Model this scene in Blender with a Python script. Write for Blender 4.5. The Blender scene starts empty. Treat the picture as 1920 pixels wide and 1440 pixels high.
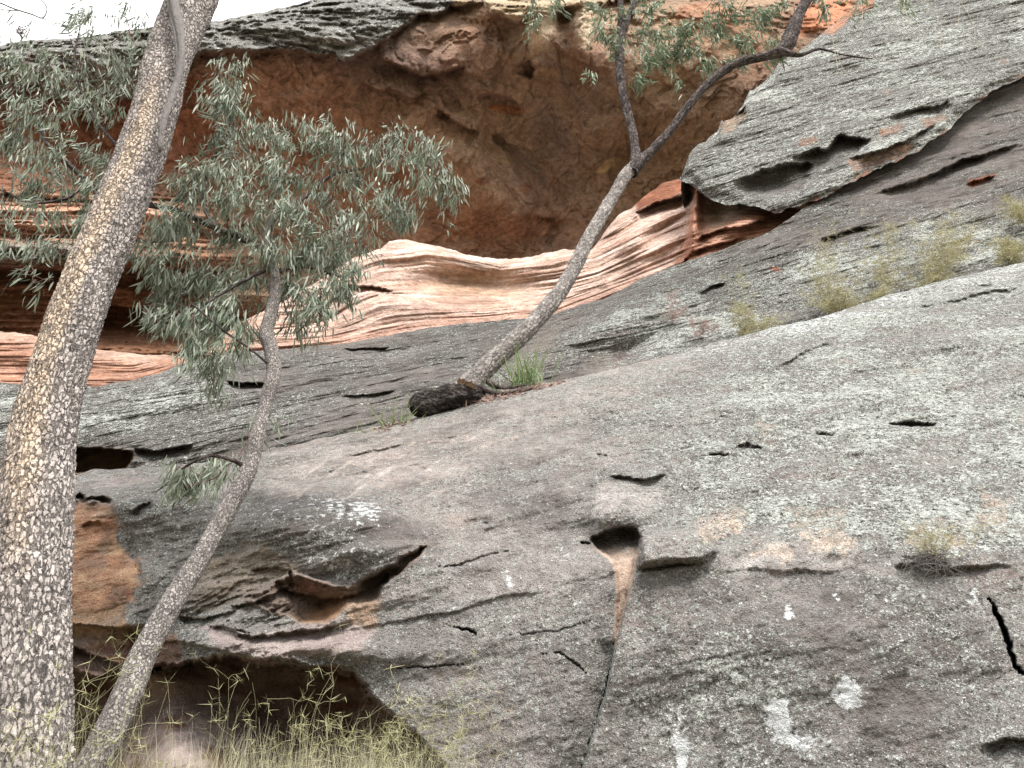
import bpy, math, random
import numpy as np
from math import radians, sin, cos, tan, pi
from mathutils import Vector

# ---------------------------------------------------------------- camera, world, sun
scene = bpy.context.scene
PITCH = radians(28.0)
FPX = 1450.0                      # focal length in pixels of a 1920 x 1440 frame
EYE = np.array([0.0, 0.0, 1.6])

cam_d = bpy.data.cameras.new('camera')
cam_d.sensor_fit = 'HORIZONTAL'; cam_d.sensor_width = 36.0
cam_d.lens = 36.0 * FPX / 1920.0
cam_d.clip_start = 0.05; cam_d.clip_end = 2000
cam = bpy.data.objects.new('camera', cam_d)
cam.location = EYE; cam.rotation_euler = (radians(90) + PITCH, 0, 0)
scene.collection.objects.link(cam)
scene.camera = cam

SUN_EL, SUN_AZ = radians(58), radians(150)        # azimuth clockwise from +Y
world = bpy.data.worlds.new('World'); scene.world = world
world.use_nodes = True
wn = world.node_tree; wn.nodes.clear()
w_out = wn.nodes.new('ShaderNodeOutputWorld')
w_bg = wn.nodes.new('ShaderNodeBackground'); w_bg.inputs['Strength'].default_value = 0.12
w_sky = wn.nodes.new('ShaderNodeTexSky'); w_sky.sky_type = 'NISHITA'; w_sky.sun_disc = False
w_sky.sun_elevation = SUN_EL; w_sky.sun_rotation = SUN_AZ
# high thin overcast: bright cloud sheet, brighter towards the zenith
w_tc = wn.nodes.new('ShaderNodeTexCoord')
w_sep = wn.nodes.new('ShaderNodeSeparateXYZ')
w_mr = wn.nodes.new('ShaderNodeMapRange'); w_mr.inputs[1].default_value = 0.0; w_mr.inputs[2].default_value = 0.9
w_mr.inputs[3].default_value = 2.2; w_mr.inputs[4].default_value = 8.2
w_n = wn.nodes.new('ShaderNodeTexNoise'); w_n.inputs['Scale'].default_value = 2.2; w_n.inputs['Detail'].default_value = 5
w_m = wn.nodes.new('ShaderNodeMath'); w_m.operation = 'MULTIPLY_ADD'; w_m.inputs[1].default_value = 1.2; w_m.inputs[2].default_value = -0.6
w_a = wn.nodes.new('ShaderNodeMath'); w_a.operation = 'ADD'
w_col = wn.nodes.new('ShaderNodeMix'); w_col.data_type = 'RGBA'; w_col.blend_type = 'MULTIPLY'; w_col.inputs[0].default_value = 1
w_mix = wn.nodes.new('ShaderNodeMix'); w_mix.data_type = 'RGBA'; w_mix.inputs[0].default_value = 0.86
wn.links.new(w_tc.outputs['Generated'], w_sep.inputs[0]); wn.links.new(w_tc.outputs['Generated'], w_n.inputs['Vector'])
wn.links.new(w_sep.outputs['Z'], w_mr.inputs[0]); wn.links.new(w_n.outputs['Fac'], w_m.inputs[0])
wn.links.new(w_mr.outputs[0], w_a.inputs[0]); wn.links.new(w_m.outputs[0], w_a.inputs[1])
w_cmb = wn.nodes.new('ShaderNodeCombineColor')
for k in range(3): wn.links.new(w_a.outputs[0], w_cmb.inputs[k])
w_col.inputs[7].default_value = (1.0, 0.99, 0.975, 1)
wn.links.new(w_cmb.outputs[0], w_col.inputs[6])
wn.links.new(w_sky.outputs[0], w_mix.inputs[6]); wn.links.new(w_col.outputs[2], w_mix.inputs[7])
wn.links.new(w_mix.outputs[2], w_bg.inputs['Color']); wn.links.new(w_bg.outputs[0], w_out.inputs[0])

sun_d = bpy.data.lights.new('sun', 'SUN'); sun_d.energy = 1.5; sun_d.angle = radians(22); sun_d.color = (1, 0.96, 0.9)
sun = bpy.data.objects.new('sun', sun_d); scene.collection.objects.link(sun)
_sd = Vector((sin(SUN_AZ) * cos(SUN_EL), cos(SUN_AZ) * cos(SUN_EL), sin(SUN_EL)))
sun.rotation_euler = _sd.to_track_quat('Z', 'Y').to_euler()

scene.view_settings.view_transform = 'Standard'; scene.view_settings.look = 'None'
scene.view_settings.exposure = 1.74; scene.view_settings.gamma = 1.0
scene.render.engine = 'CYCLES'
scene.cycles.max_bounces = 5; scene.cycles.diffuse_bounces = 4; scene.cycles.glossy_bounces = 1
scene.cycles.use_denoising = True; scene.cycles.denoiser = 'OPENIMAGEDENOISE'
scene.cycles.denoising_input_passes = 'RGB_ALBEDO_NORMAL'; scene.cycles.denoising_prefilter = 'NONE'

# ---------------------------------------------------------------- numeric helpers
f32 = np.float32
rng = np.random.RandomState(7)
random.seed(7)
_perm = np.tile(rng.permutation(256), 3).astype(np.int32)
_g = rng.normal(size=(256, 3)); _g /= np.linalg.norm(_g, axis=1)[:, None]; _g = _g.astype(f32)

def noise3(x, y, z):
    x = np.asarray(x, f32); y = np.asarray(y, f32); z = np.asarray(z, f32)
    x, y, z = np.broadcast_arrays(x, y, z)
    xi = np.floor(x); yi = np.floor(y); zi = np.floor(z)
    xf = x - xi; yf = y - yi; zf = z - zi
    X = xi.astype(np.int32) & 255; Y = yi.astype(np.int32) & 255; Z = zi.astype(np.int32) & 255
    u = xf*xf*xf*(xf*(xf*6-15)+10); v = yf*yf*yf*(yf*(yf*6-15)+10); w = zf*zf*zf*(zf*(zf*6-15)+10)
    r = 0
    for i in (0, 1):
        a = _perm[X+i]; fx = xf - i; wx = u if i else 1-u
        for j in (0, 1):
            b = _perm[a+Y+j]; fy = yf - j; wy = v if j else 1-v
            for k in (0, 1):
                g = _g[_perm[b+Z+k]]; fz = zf - k; wz = w if k else 1-w
                r = r + wx*wy*wz*(g[..., 0]*fx + g[..., 1]*fy + g[..., 2]*fz)
    return r * 1.6

def fbm(x, y, z, octv=4, gain=0.5, lac=2.03):
    s = 0; a = 1.0; t = 0
    for o in range(octv):
        s = s + a*noise3(x + 17.3*o, y - 9.1*o, z + 5.7*o); t += a
        x = x*lac; y = y*lac; z = z*lac; a *= gain
    return s / t

def ridged(x, y, z, octv=3):
    s = 0; a = 1.0; t = 0
    for o in range(octv):
        s = s + a*(1 - np.abs(noise3(x+31*o, y, z-13*o))*2); t += a
        x = x*2.1; y = y*2.1; z = z*2.1; a *= 0.5
    return s / t

def sstep(a, b, x):
    t = np.clip((x - a) / (b - a), 0, 1)
    return t*t*(3-2*t)

def terrace(v, n, sharp=0.85):
    """soft stair steps: long treads with a quick riser"""
    q = v*n; i = np.floor(q); f = q - i
    return (i + sstep(sharp, 1.0, f)) / n

def curve(pts):
    p = np.array(pts, float)
    return lambda x: np.interp(x, p[:, 0], p[:, 1])

def smooth_grid(xs, ys, tab):
    """smooth interpolation (pchip-like cosine-free: quadratic blur of bilinear) over a coarse control grid"""
    xs = np.array(xs, float); ys = np.array(ys, float); T = np.array(tab, float)
    fx = np.linspace(xs[0], xs[-1], 161); fy = np.linspace(ys[0], ys[-1], 161)
    A = np.array([np.interp(fx, xs, r) for r in T])
    B = np.array([np.interp(fy, ys, A[:, i]) for i in range(161)]).T
    k = np.array([1, 4, 6, 4, 1], float) / 16
    for _ in range(7):
        P = np.pad(B, 2, mode='edge')
        # keep linear trend at the borders
        B = sum(k[i]*P[i:i+161, 2:-2] for i in range(5))
        P = np.pad(B, 2, mode='edge')
        B = sum(k[i]*P[2:-2, i:i+161] for i in range(5))
    def f(px, py):
        u = np.clip((px-fx[0])/(fx[-1]-fx[0])*160, 0, 159.999); v = np.clip((py-fy[0])/(fy[-1]-fy[0])*160, 0, 159.999)
        i = u.astype(int); j = v.astype(int); a = u-i; b = v-j
        return (B[j, i]*(1-a)+B[j, i+1]*a)*(1-b) + (B[j+1, i]*(1-a)+B[j+1, i+1]*a)*b
    return f

_cp, _sp = cos(PITCH), sin(PITCH)
def P3(px, py, Y):
    """world point seen at photo pixel (px, py) whose world Y is Y"""
    px = np.asarray(px, float); py = np.asarray(py, float); Y = np.asarray(Y, float)
    xc = (px-960)/FPX; yc = (720-py)/FPX
    dy = _cp - yc*_sp; dz = _sp + yc*_cp
    s = Y/dy
    return np.stack([xc*s, Y + 0*s, EYE[2] + dz*s], -1)

def V3(px, py, Y): return Vector(P3(px, py, Y).tolist())
def mpp(py, Y):   # metres per photo pixel at that pixel row and depth
    return float(Y / (_cp - (720-py)/FPX*_sp) / FPX)

def seg_dist(px, py, pts, closed=False):
    """distance, signed side (+ = below/right of the travelling direction on screen) and parameter to a polyline"""
    p = np.array(pts, float)
    if closed: p = np.vstack([p, p[:1]])
    best = np.full(px.shape, 1e9); side = np.zeros(px.shape); par = np.zeros(px.shape)
    n = len(p)-1
    for i in range(n):
        ax, ay = p[i]; dx, dy = p[i+1]-p[i]
        L = dx*dx+dy*dy+1e-9
        t = np.clip(((px-ax)*dx+(py-ay)*dy)/L, 0, 1)
        ex = px-ax-t*dx; ey = py-ay-t*dy
        d = np.sqrt(ex*ex+ey*ey); m = d < best
        best = np.where(m, d, best); side = np.where(m, np.sign(dx*ey-dy*ex), side); par = np.where(m, (i+t)/n, par)
    return best, side, par

def inside(px, py, pts):
    p = np.array(pts, float); c = np.zeros(px.shape, bool); j = len(p)-1
    for i in range(len(p)):
        xi, yi = p[i]; xj, yj = p[j]
        if yi != yj:
            c ^= ((yi > py) != (yj > py)) & (px < (xj-xi)*(py-yi)/(yj-yi)+xi)
        j = i
    return c

def bb(px, py, pts, m):
    p = np.array(pts, float)
    return (px > p[:, 0].min()-m) & (px < p[:, 0].max()+m) & (py > p[:, 1].min()-m) & (py < p[:, 1].max()+m)

def warp(px, py, amp, scale, seed=0.0):
    return (px + amp*fbm(px/scale, py/scale, seed+0.3, 4, .55), py + amp*fbm(px/scale, py/scale, seed+7.7, 4, .55))

def mask(px, py, pts, feather=12, amp=10, scale=40, seed=0.0, grow=0):
    """soft noisy polygon mask"""
    out = np.zeros(px.shape)
    m = bb(px, py, pts, feather+amp*2+abs(grow)+4)
    if not m.any(): return out
    x, y = warp(px[m], py[m], amp*1.5, scale, seed); x, y = warp(x, y, amp*.5, scale*.22, seed+3)
    d, _, _ = seg_dist(x, y, pts, True)
    sd = np.where(inside(x, y, pts), d, -d) + grow
    out[m] = sstep(-feather, feather, sd)
    return out

def crack(px, py, pts, w=3.0, depth=0.2, amp=5, scale=30, seed=0.0):
    """narrow groove; widest mid-way, closing at both ends"""
    out = np.zeros(px.shape); m = bb(px, py, pts, w*4+amp*2+4)
    if not m.any(): return out
    x, y = warp(px[m], py[m], amp, scale, seed); x, y = warp(x, y, 4, 9, seed+3)
    d, _, t = seg_dist(x, y, pts)
    ww = w*np.clip(np.sin(np.clip(t, 0, 1)*pi)*1.3, 0.25, 1)
    out[m] = depth*np.clip(1-(d/ww)**2, 0, 1)
    return out

def undercut(px, py, pts, depth=0.3, rise=4, fall=60, lip=0.0, lipw=25, amp=5, scale=35, seed=0.0):
    """line drawn left to right: just below it the rock steps back by depth and comes forward again over `fall` px;
    just above it a lip bulges forward."""
    out = np.zeros(px.shape); M = max(fall, lipw)+amp*2+6
    m = bb(px, py, pts, M)
    if not m.any(): return out
    x, y = warp(px[m], py[m], amp, scale, seed); x, y = warp(x, y, 4, 9, seed+3)
    d, s, t = seg_dist(x, y, pts)
    e = np.clip(np.sin(np.clip(t, 0, 1)*pi)*2.2, 0, 1)
    sd = d*s
    below = sstep(0, rise, sd)*np.clip(1-sd/fall, 0, 1)
    above = np.where(sd < 0, np.exp(-(sd/lipw)**2), 1-sstep(0, rise, sd))
    out[m] = e*(depth*below - lip*above)
    return out

def hollow(px, py, pts, depth, feather_top=4, feather_bot=40, amp=6, scale=35, seed=0.0):
    """hole with sharp rim above and a floor that climbs back out below"""
    out = np.zeros(px.shape); m = bb(px, py, pts, 10+amp*2)
    if not m.any(): return out
    x, y = warp(px[m], py[m], amp*1.4, scale, seed); x, y = warp(x, y, 3.5, 9, seed+3)
    p = np.array(pts, float)
    d, _, _ = seg_dist(x, y, pts, True)
    ins = inside(x, y, pts)
    v = np.where(ins, sstep(0, feather_top, d), 0)
    if feather_bot:
        h = (y-p[:, 1].min())/(p[:, 1].max()-p[:, 1].min()+1e-6)
        v = v*(1 - 0.55*sstep(0.3, 1.0, h))
        v = v*(0.35+0.65*sstep(0, feather_bot, d))
    out[m] = depth*v
    return out

def gauss(px, py, cx, cy, rx, ry, ang=0):
    a = radians(ang); dx = px-cx; dy = py-cy
    u = (dx*cos(a)+dy*sin(a))/rx; v = (-dx*sin(a)+dy*cos(a))/ry
    return np.exp(-(u*u+v*v))

# ---------------------------------------------------------------- scene helpers
def tag(o, label=None, cat=None, group=None, kind=None):
    if label: o['label'] = label
    if cat: o['category'] = cat
    if group: o['group'] = group
    if kind: o['kind'] = kind
    return o

def thing(name, loc, label, cat, group=None):
    o = bpy.data.objects.new(name, None); scene.collection.objects.link(o)
    o.location = loc; o.empty_display_size = 0.1
    return tag(o, label, cat, group)

def mesh_obj(name, verts, faces, mat, parent=None, smooth=True, attrs=None):
    """verts (N,3), faces (M,3|4) numpy; parent is an un-rotated empty"""
    verts = np.asarray(verts, f32).reshape(-1, 3)
    if parent is not None:
        verts = verts - np.array(parent.location, f32)[None]
    me = bpy.data.meshes.new(name)
    if isinstance(faces, np.ndarray):
        nf, k = faces.shape
        me.vertices.add(len(verts)); me.vertices.foreach_set('co', verts.ravel())
        me.loops.add(nf*k); me.loops.foreach_set('vertex_index', faces.astype(np.int32).ravel())
        me.polygons.add(nf); me.polygons.foreach_set('loop_start', (np.arange(nf)*k).astype(np.int32))
        me.update(calc_edges=True)
    else:
        me.from_pydata(verts.tolist(), [], faces); me.update()
    me.polygons.foreach_set('use_smooth', np.full(len(me.polygons), smooth))
    if attrs:
        for nm, arr in attrs.items():
            arr = np.asarray(arr, f32)
            if arr.ndim == 2:
                if arr.shape[1] == 3: arr = np.hstack([arr, np.ones((len(arr), 1), f32)])
                a = me.attributes.new(nm, 'FLOAT_COLOR', 'POINT'); a.data.foreach_set('color', arr.ravel())
            else:
                a = me.attributes.new(nm, 'FLOAT', 'POINT'); a.data.foreach_set('value', arr.ravel())
    me.materials.append(mat)
    o = bpy.data.objects.new(name, me); scene.collection.objects.link(o)
    if parent is not None: o.parent = parent
    return o

def grid_faces(nr, nc, wrap=False):
    r = np.arange(nr-1)[:, None]; c = np.arange(nc if wrap else nc-1)[None]
    c2 = (c+1) % nc
    return np.stack([r*nc+c, r*nc+c2, (r+1)*nc+c2, (r+1)*nc+c], -1).reshape(-1, 4)

# ---------------------------------------------------------------- materials
class NT:
    def __init__(s, name):
        s.m = bpy.data.materials.new(name); s.m.use_nodes = True
        s.t = s.m.node_tree; s.t.nodes.clear()
        s.out = s.t.nodes.new('ShaderNodeOutputMaterial')
        s.b = s.t.nodes.new('ShaderNodeBsdfPrincipled'); s.l(s.b.outputs[0], s.out.inputs[0])
    def l(s, a, b): s.t.links.new(a, b)
    def n(s, k): return s.t.nodes.new(k)
    def attr(s, name, fac=False):
        a = s.n('ShaderNodeAttribute'); a.attribute_name = name
        return a.outputs['Fac' if fac else 'Color']
    def geo(s):
        g = s.n('ShaderNodeTexCoord'); return g.outputs['Object']
    def mapping(s, vec, scale=(1, 1, 1), rot=(0, 0, 0)):
        m = s.n('ShaderNodeMapping'); m.inputs['Scale'].default_value = scale; m.inputs['Rotation'].default_value = rot
        s.l(vec, m.inputs[0]); return m.outputs[0]
    def noise(s, vec, scale, detail=4, rough=.55, dist=0):
        n = s.n('ShaderNodeTexNoise'); n.inputs['Scale'].default_value = scale; n.inputs['Detail'].default_value = detail
        n.inputs['Roughness'].default_value = rough; n.inputs['Distortion'].default_value = dist
        if vec is not None: s.l(vec, n.inputs['Vector'])
        return n.outputs['Fac']
    def voro(s, vec, scale, feature='F1', out='Distance', rand=1):
        n = s.n('ShaderNodeTexVoronoi'); n.feature = feature; n.inputs['Scale'].default_value = scale
        n.inputs['Randomness'].default_value = rand
        s.l(vec, n.inputs['Vector']); return n.outputs[out]
    def math(s, op, a, b=None, c=None, clamp=False):
        n = s.n('ShaderNodeMath'); n.operation = op; n.use_clamp = clamp
        for i, v in enumerate((a, b, c)):
            if v is None: continue
            if isinstance(v, (int, float)): n.inputs[i].default_value = v
            else: s.l(v, n.inputs[i])
        return n.outputs[0]
    def ramp(s, v, lo, hi, a=0.0, b=1.0, smooth=True):
        n = s.n('ShaderNodeMapRange'); n.interpolation_type = 'SMOOTHSTEP' if smooth else 'LINEAR'
        for i, q in enumerate((v, lo, hi, a, b)):
            if isinstance(q, (int, float)): n.inputs[i].default_value = q
            else: s.l(q, n.inputs[i])
        return n.outputs[0]
    def mix(s, f, a, b, mode='MIX'):
        n = s.n('ShaderNodeMix'); n.data_type = 'RGBA'; n.blend_type = mode
        for i, q in ((0, f), (6, a), (7, b)):
            if isinstance(q, (int, float)): n.inputs[i].default_value = q
            elif isinstance(q, tuple): n.inputs[i].default_value = (*q, 1) if len(q) == 3 else q
            else: s.l(q, n.inputs[i])
        return n.outputs[2]
    def bump(s, h, strength=.5, dist=.02, nrm=None):
        n = s.n('ShaderNodeBump'); n.inputs['Strength'].default_value = strength; n.inputs['Distance'].default_value = dist
        s.l(h, n.inputs['Height'])
        if nrm is not None: s.l(nrm, n.inputs['Normal'])
        return n.outputs[0]
    def fin(s, col, nrm=None, rough=.92, spec=.2):
        if isinstance(col, tuple): s.b.inputs['Base Color'].default_value = (*col, 1)
        else: s.l(col, s.b.inputs['Base Color'])
        s.b.inputs['Roughness'].default_value = rough; s.b.inputs['Specular IOR Level'].default_value = spec
        if nrm is not None: s.l(nrm, s.b.inputs['Normal'])
        return s.m

def rock_material(name, k=1.0, stretch=(1, 1, 1), rot=(0, 0, 0)):
    """k scales the lichen spots (1 = spots about 2 cm). attributes: Col, lich, white, strata"""
    t = NT(name)
    g = t.geo(); gs = t.mapping(t.mapping(g, (1, 1, 1), rot), stretch)
    base = t.attr('Col')
    lich = t.attr('lich', True); white = t.attr('white', True); strata = t.attr('strata', True); pale = t.attr('pale', True)
    # broad mottling and grain of the bare stone
    n1 = t.noise(gs, 1.3, 5, .6, .6); n2 = t.noise(gs, 9, 6, .65, .3); n3 = t.noise(g, 70, 3, .6)
    base = t.mix(1.0, base, t.mix(t.ramp(n1, .3, .7), (.74, .73, .72), (1.22, 1.21, 1.2)), 'MULTIPLY')
    base = t.mix(1.0, base, t.mix(t.ramp(n2, .28, .72), (.72, .70, .69), (1.22, 1.22, 1.22)), 'MULTIPLY')
    base = t.mix(1.0, base, t.mix(t.ramp(n3, .25, .75), (.82, .82, .82), (1.14, 1.14, 1.14)), 'MULTIPLY')
    # bedding bands where strata is set
    sx = t.n('ShaderNodeCombineXYZ'); sg = t.n('ShaderNodeSeparateXYZ'); t.l(g, sg.inputs[0])
    t.l(t.math('MULTIPLY', sg.outputs['X'], .05), sx.inputs[0]); t.l(t.math('MULTIPLY', strata, 1.0), sx.inputs[1])
    ns = t.noise(sx.outputs[0], 22, 5, .7)
    has = t.ramp(strata, 0.001, 0.01)
    base = t.mix(has, base, t.mix(1.0, base, t.mix(t.ramp(ns, .33, .66), (.80, .70, .65), (1.18, 1.18, 1.18)), 'MULTIPLY'))
    # pale bare scrapes
    np_ = t.noise(gs, 14, 6, .7, .4)
    pm = t.ramp(np_, t.math('SUBTRACT', .80, t.math('MULTIPLY', pale, .42)), t.math('SUBTRACT', .90, t.math('MULTIPLY', pale, .42)))
    base = t.mix(pm, base, t.mix(t.noise(g, 40, 3, .6), (.50, .40, .34), (.64, .56, .52)))
    # probability field of lichen cover
    cl = t.noise(gs, 1.7, 6, .66, .3); cm = t.noise(gs, 9, 5, .7, .3); fine = t.noise(gs, 75/k, 3, .75)
    p = t.math('ADD', lich, t.math('MULTIPLY', t.math('SUBTRACT', cl, .5), 1.3))
    p = t.math('ADD', p, t.math('MULTIPLY', t.math('SUBTRACT', cm, .5), 1.5))
    p = t.math('SUBTRACT', t.math('MULTIPLY', p, t.ramp(lich, .0, .12)), .08)
    # black varnish in the gaps of dense lichen and in drifts of its own
    nb = t.noise(gs, 5.5, 7, .75)
    dk = t.math('MAXIMUM', t.math('MULTIPLY', t.math('MULTIPLY', t.ramp(nb, .46, .60), t.ramp(lich, 0.05, .5)), .45), t.math('MULTIPLY', t.ramp(p, .35, .95), .62))
    base = t.mix(dk, base, (.062, .056, .052))
    pit = t.ramp(fine, .45, .36)
    base = t.mix(t.math('MULTIPLY', pit, t.ramp(lich, .02, .35, .15, .8)), base, (.03, .027, .025))
    # separate crusts: each cell of a warped Voronoi either carries a rosette or not
    wv = t.n('ShaderNodeVectorMath'); wv.operation = 'MULTIPLY_ADD'; nn = t.n('ShaderNodeTexNoise'); nn.inputs['Scale'].default_value = 30/k; nn.inputs['Detail'].default_value = 3
    t.l(gs, nn.inputs['Vector']); t.l(nn.outputs['Color'], wv.inputs[0]); wv.inputs[1].default_value = (.05*k,)*3; t.l(gs, wv.inputs[2])
    gw = wv.outputs[0]; lm = None
    for sc, off, rad in ((30, .16, .40), (54, .0, .42), (95, -.08, .44)):
        vn = t.n('ShaderNodeTexVoronoi'); vn.inputs['Scale'].default_value = sc/k; t.l(gw, vn.inputs['Vector'])
        sc_ = t.n('ShaderNodeSeparateColor'); t.l(vn.outputs['Color'], sc_.inputs[0])
        on_ = t.ramp(t.math('ADD', t.math('SUBTRACT', sc_.outputs[0], p), off), .04, -.04)
        dd = t.math('ADD', vn.outputs['Distance'], t.math('MULTIPLY', t.math('SUBTRACT', fine, .5), .8))
        dd = t.math('SUBTRACT', dd, t.ramp(p, .55, 1.2, 0, .28))
        m_ = t.math('MULTIPLY', on_, t.ramp(dd, rad+.07, rad-.05))
        if lm is None: lm = m_; tone = sc_.outputs[1]
        else: lm = t.math('MAXIMUM', lm, m_); tone = t.math('ADD', t.math('MULTIPLY', tone, .5), t.math('MULTIPLY', sc_.outputs[1], .5))
    gap = t.ramp(t.noise(gs, 30/k, 5, .82, .4), .455, .395)          # crisp black gaps between the crusts
    gap = t.math('MULTIPLY', gap, t.ramp(p, -.1, .5, .25, 1.0))
    lm = t.math('MULTIPLY', lm, t.math('SUBTRACT', 1.0, gap))
    base = t.mix(t.math('MULTIPLY', gap, t.ramp(lich, .02, .3, 0, .85)), base, (.045, .04, .038))
    lcol = t.mix(t.ramp(t.math('ADD', t.math('MULTIPLY', tone, .6), t.math('MULTIPLY', t.noise(g, 14, 5, .7), .6)), .35, .85), (.30, .318, .28), (.72, .735, .69))
    base = t.mix(lm, base, lcol); sp = fine
    # rounded white crust colonies
    wn_ = t.math('ADD', t.math('MULTIPLY', t.noise(gs, 30, 6, .8), .8), t.math('MULTIPLY', t.math('SUBTRACT', .6, t.voro(gs, 16, 'F1')), .22))
    wthr = t.math('SUBTRACT', .70, t.math('MULTIPLY', white, .52))
    wm = t.ramp(wn_, wthr, t.math('ADD', wthr, .05))
    base = t.mix(wm, base, (.80, .82, .82))
    h = t.math('ADD', t.math('MULTIPLY', lm, 1.0), t.math('MULTIPLY', sp, 1.0))
    h = t.math('ADD', h, t.math('MULTIPLY', n2, 2.2)); h = t.math('ADD', h, t.math('MULTIPLY', n3, .25))
    h = t.math('ADD', h, t.math('MULTIPLY', t.math('MULTIPLY', ns, has), .8))
    nrm = t.bump(h, 1.0, .04)
    return t.fin(base, nrm, .95, .12)

M_front = rock_material('lichen_boulder_rock', 1.0, (1, 1, 1.15))
M_slope = rock_material('lichen_slope_rock', 1.15, (.6, .8, 1.4), (0, radians(18), 0))
M_slab = rock_material('lichen_slab_rock', 1.6, (.5, .7, 1.6), (0, radians(17), 0))
M_cliff = rock_material('cave_sandstone', 3.0, (.8, .8, 1.2))

def rgb(r, g, b):
    """sRGB 0-255 to linear"""
    c = np.array([r, g, b], float)/255
    c = c.mean() + (c-c.mean())*.70
    return np.where(c <= .04045, c/12.92, ((c+.055)/1.055)**2.4)

# ---------------------------------------------------------------- rock layers
def build_layer(name, mat, x0, x1, dx, top, bot, nrow, depth, paint, label_kind='structure',
                roll=((.15, -.02), (.45, -.2), (1.0, -.9), (1.8, -2.2)), under=None, jag=(4, 60), rowpow=1.0, seed=0, ext=True):
    xs = np.concatenate([np.arange(x0-650, x0-5, 9.0), np.arange(x0, x1+dx, dx), np.arange(x1+12, x1+650, 9.0)]) if ext else np.arange(x0, x1+dx, dx)
    T = top(xs) + jag[0]*fbm(xs/jag[1], seed+.5, 0.2, 5, .6)*1.5
    B = bot(xs) if under is None else bot(xs) + jag[0]*fbm(xs/jag[1], seed+9.5, 3.2, 5, .6)*1.5
    B = np.maximum(B, T+1.0)
    t = np.linspace(0, 1, nrow)[:, None]**rowpow
    PX = np.broadcast_to(xs[None], (nrow, len(xs))).copy()
    PY = T[None]*(1-t) + B[None]*t
    Y = depth(PX, PY, T[None])
    W = P3(PX, PY, Y)
    col, at = paint(PX, PY, W, T[None])
    rows = [W]
    k = 0; thick = np.clip((B-T)/80, .02, 1)
    for s, dz in roll:
        q = W[0].copy(); q[:, 1] += s*thick; q[:, 2] += dz*thick
        q[:, 2] += .06*thick*fbm(xs/30, s*3.0, seed, 3)
        rows.insert(0, q[None]); k += 1
    kb = 0
    if under:
        for s, dz in under:
            q = W[-1].copy(); q[:, 1] += s*thick; q[:, 2] += dz*thick; rows.append(q[None]); kb += 1
    rows = [r if r.ndim == 3 else r[None] for r in rows]
    allv = np.concatenate(rows, 0)
    def padr(a):
        return np.concatenate([np.repeat(a[:1], k, 0), a, np.repeat(a[-1:], kb, 0)], 0)
    at = {n: padr(np.clip(a, 0, None)).reshape(-1) for n, a in at.items()}
    at['Col'] = padr(np.clip(col, 0, 1)).reshape(-1, 3)
    nr, nc = allv.shape[:2]
    o = mesh_obj(name, allv.reshape(-1, 3), grid_faces(nr, nc), mat, None, True, at)
    o['kind'] = label_kind
    return o

def over(col, m, c):
    return col*(1-m[..., None]) + np.asarray(c)*m[..., None]

# ---- A: the near boulder face -------------------------------------------------
A_top = curve([(-400, 905), (60, 900), (140, 893), (175, 880), (250, 879), (330, 870), (430, 866), (485, 852), (560, 832), (640, 814),
               (700, 800), (775, 786), (850, 766), (920, 742), (1020, 718), (1150, 692), (1280, 660), (1400, 626), (1520, 600),
               (1640, 562), (1760, 528), (1920, 492), (2300, 420)])
A_grid = smooth_grid([-400, 100, 400, 700, 1000, 1300, 1600, 1950, 2400],
    [350, 480, 600, 720, 850, 950, 1060, 1200, 1440, 1750],
    [[10.2, 10.2, 10.2, 10.2, 10.2, 10.0, 9.8, 9.2, 9.0],
     [9, 9, 9, 9, 9, 9, 8.8, 8.1, 7.9],
     [8.4, 8.4, 8.4, 8.4, 8.3, 7.9, 7.4, 6.9, 6.7],
     [7.6, 7.6, 7.5, 7.4, 7.0, 6.7, 6.3, 5.9, 5.7],
     [6.2, 6.2, 6.3, 6.3, 5.9, 5.7, 5.35, 5.05, 4.9],
     [5.4, 5.4, 5.5, 5.5, 5.3, 5.1, 4.8, 4.55, 4.4],
     [5.2, 5.2, 5.2, 5.15, 4.85, 4.62, 4.35, 4.15, 4.05],
     [5.2, 5.15, 5.1, 4.95, 4.68, 4.48, 4.22, 4.02, 3.9],
     [5.2, 5.1, 5.0, 4.8, 4.55, 4.35, 4.1, 3.9, 3.8],
     [5.2, 5.0, 4.9, 4.7, 4.45, 4.25, 4.0, 3.8, 3.7]])
CAV = [(100, 1235), (170, 1262), (240, 1262), (300, 1252), (345, 1240), (395, 1231), (450, 1231), (485, 1240), (560, 1249), (620, 1248), (665, 1262),
       (700, 1312), (745, 1345), (790, 1385), (840, 1440), (900, 1560), (900, 1800), (-380, 1800), (-300, 1330), (-180, 1262), (-60, 1244)]
HOL = [(455, 1122), (500, 1100), (548, 1071), (600, 1088), (650, 1101), (690, 1086), (740, 1052), (772, 1032), (806, 1019), (790, 1046), (745, 1078), (716, 1100),
       (712, 1128), (650, 1140), (612, 1172), (560, 1166), (505, 1150)]
FIS = [(1203, 985), (1198, 1012), (1186, 1080), (1168, 1150), (1152, 1210), (1138, 1290), (1112, 1370), (1085, 1460), (1050, 1600)]
VEE = [(1103, 1006), (1130, 996), (1165, 984), (1196, 988), (1204, 1006), (1195, 1050), (1183, 1110), (1166, 1160), (1152, 1225), (1151, 1170), (1155, 1120), (1154, 1075), (1140, 1048), (1115, 1030)]
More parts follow.
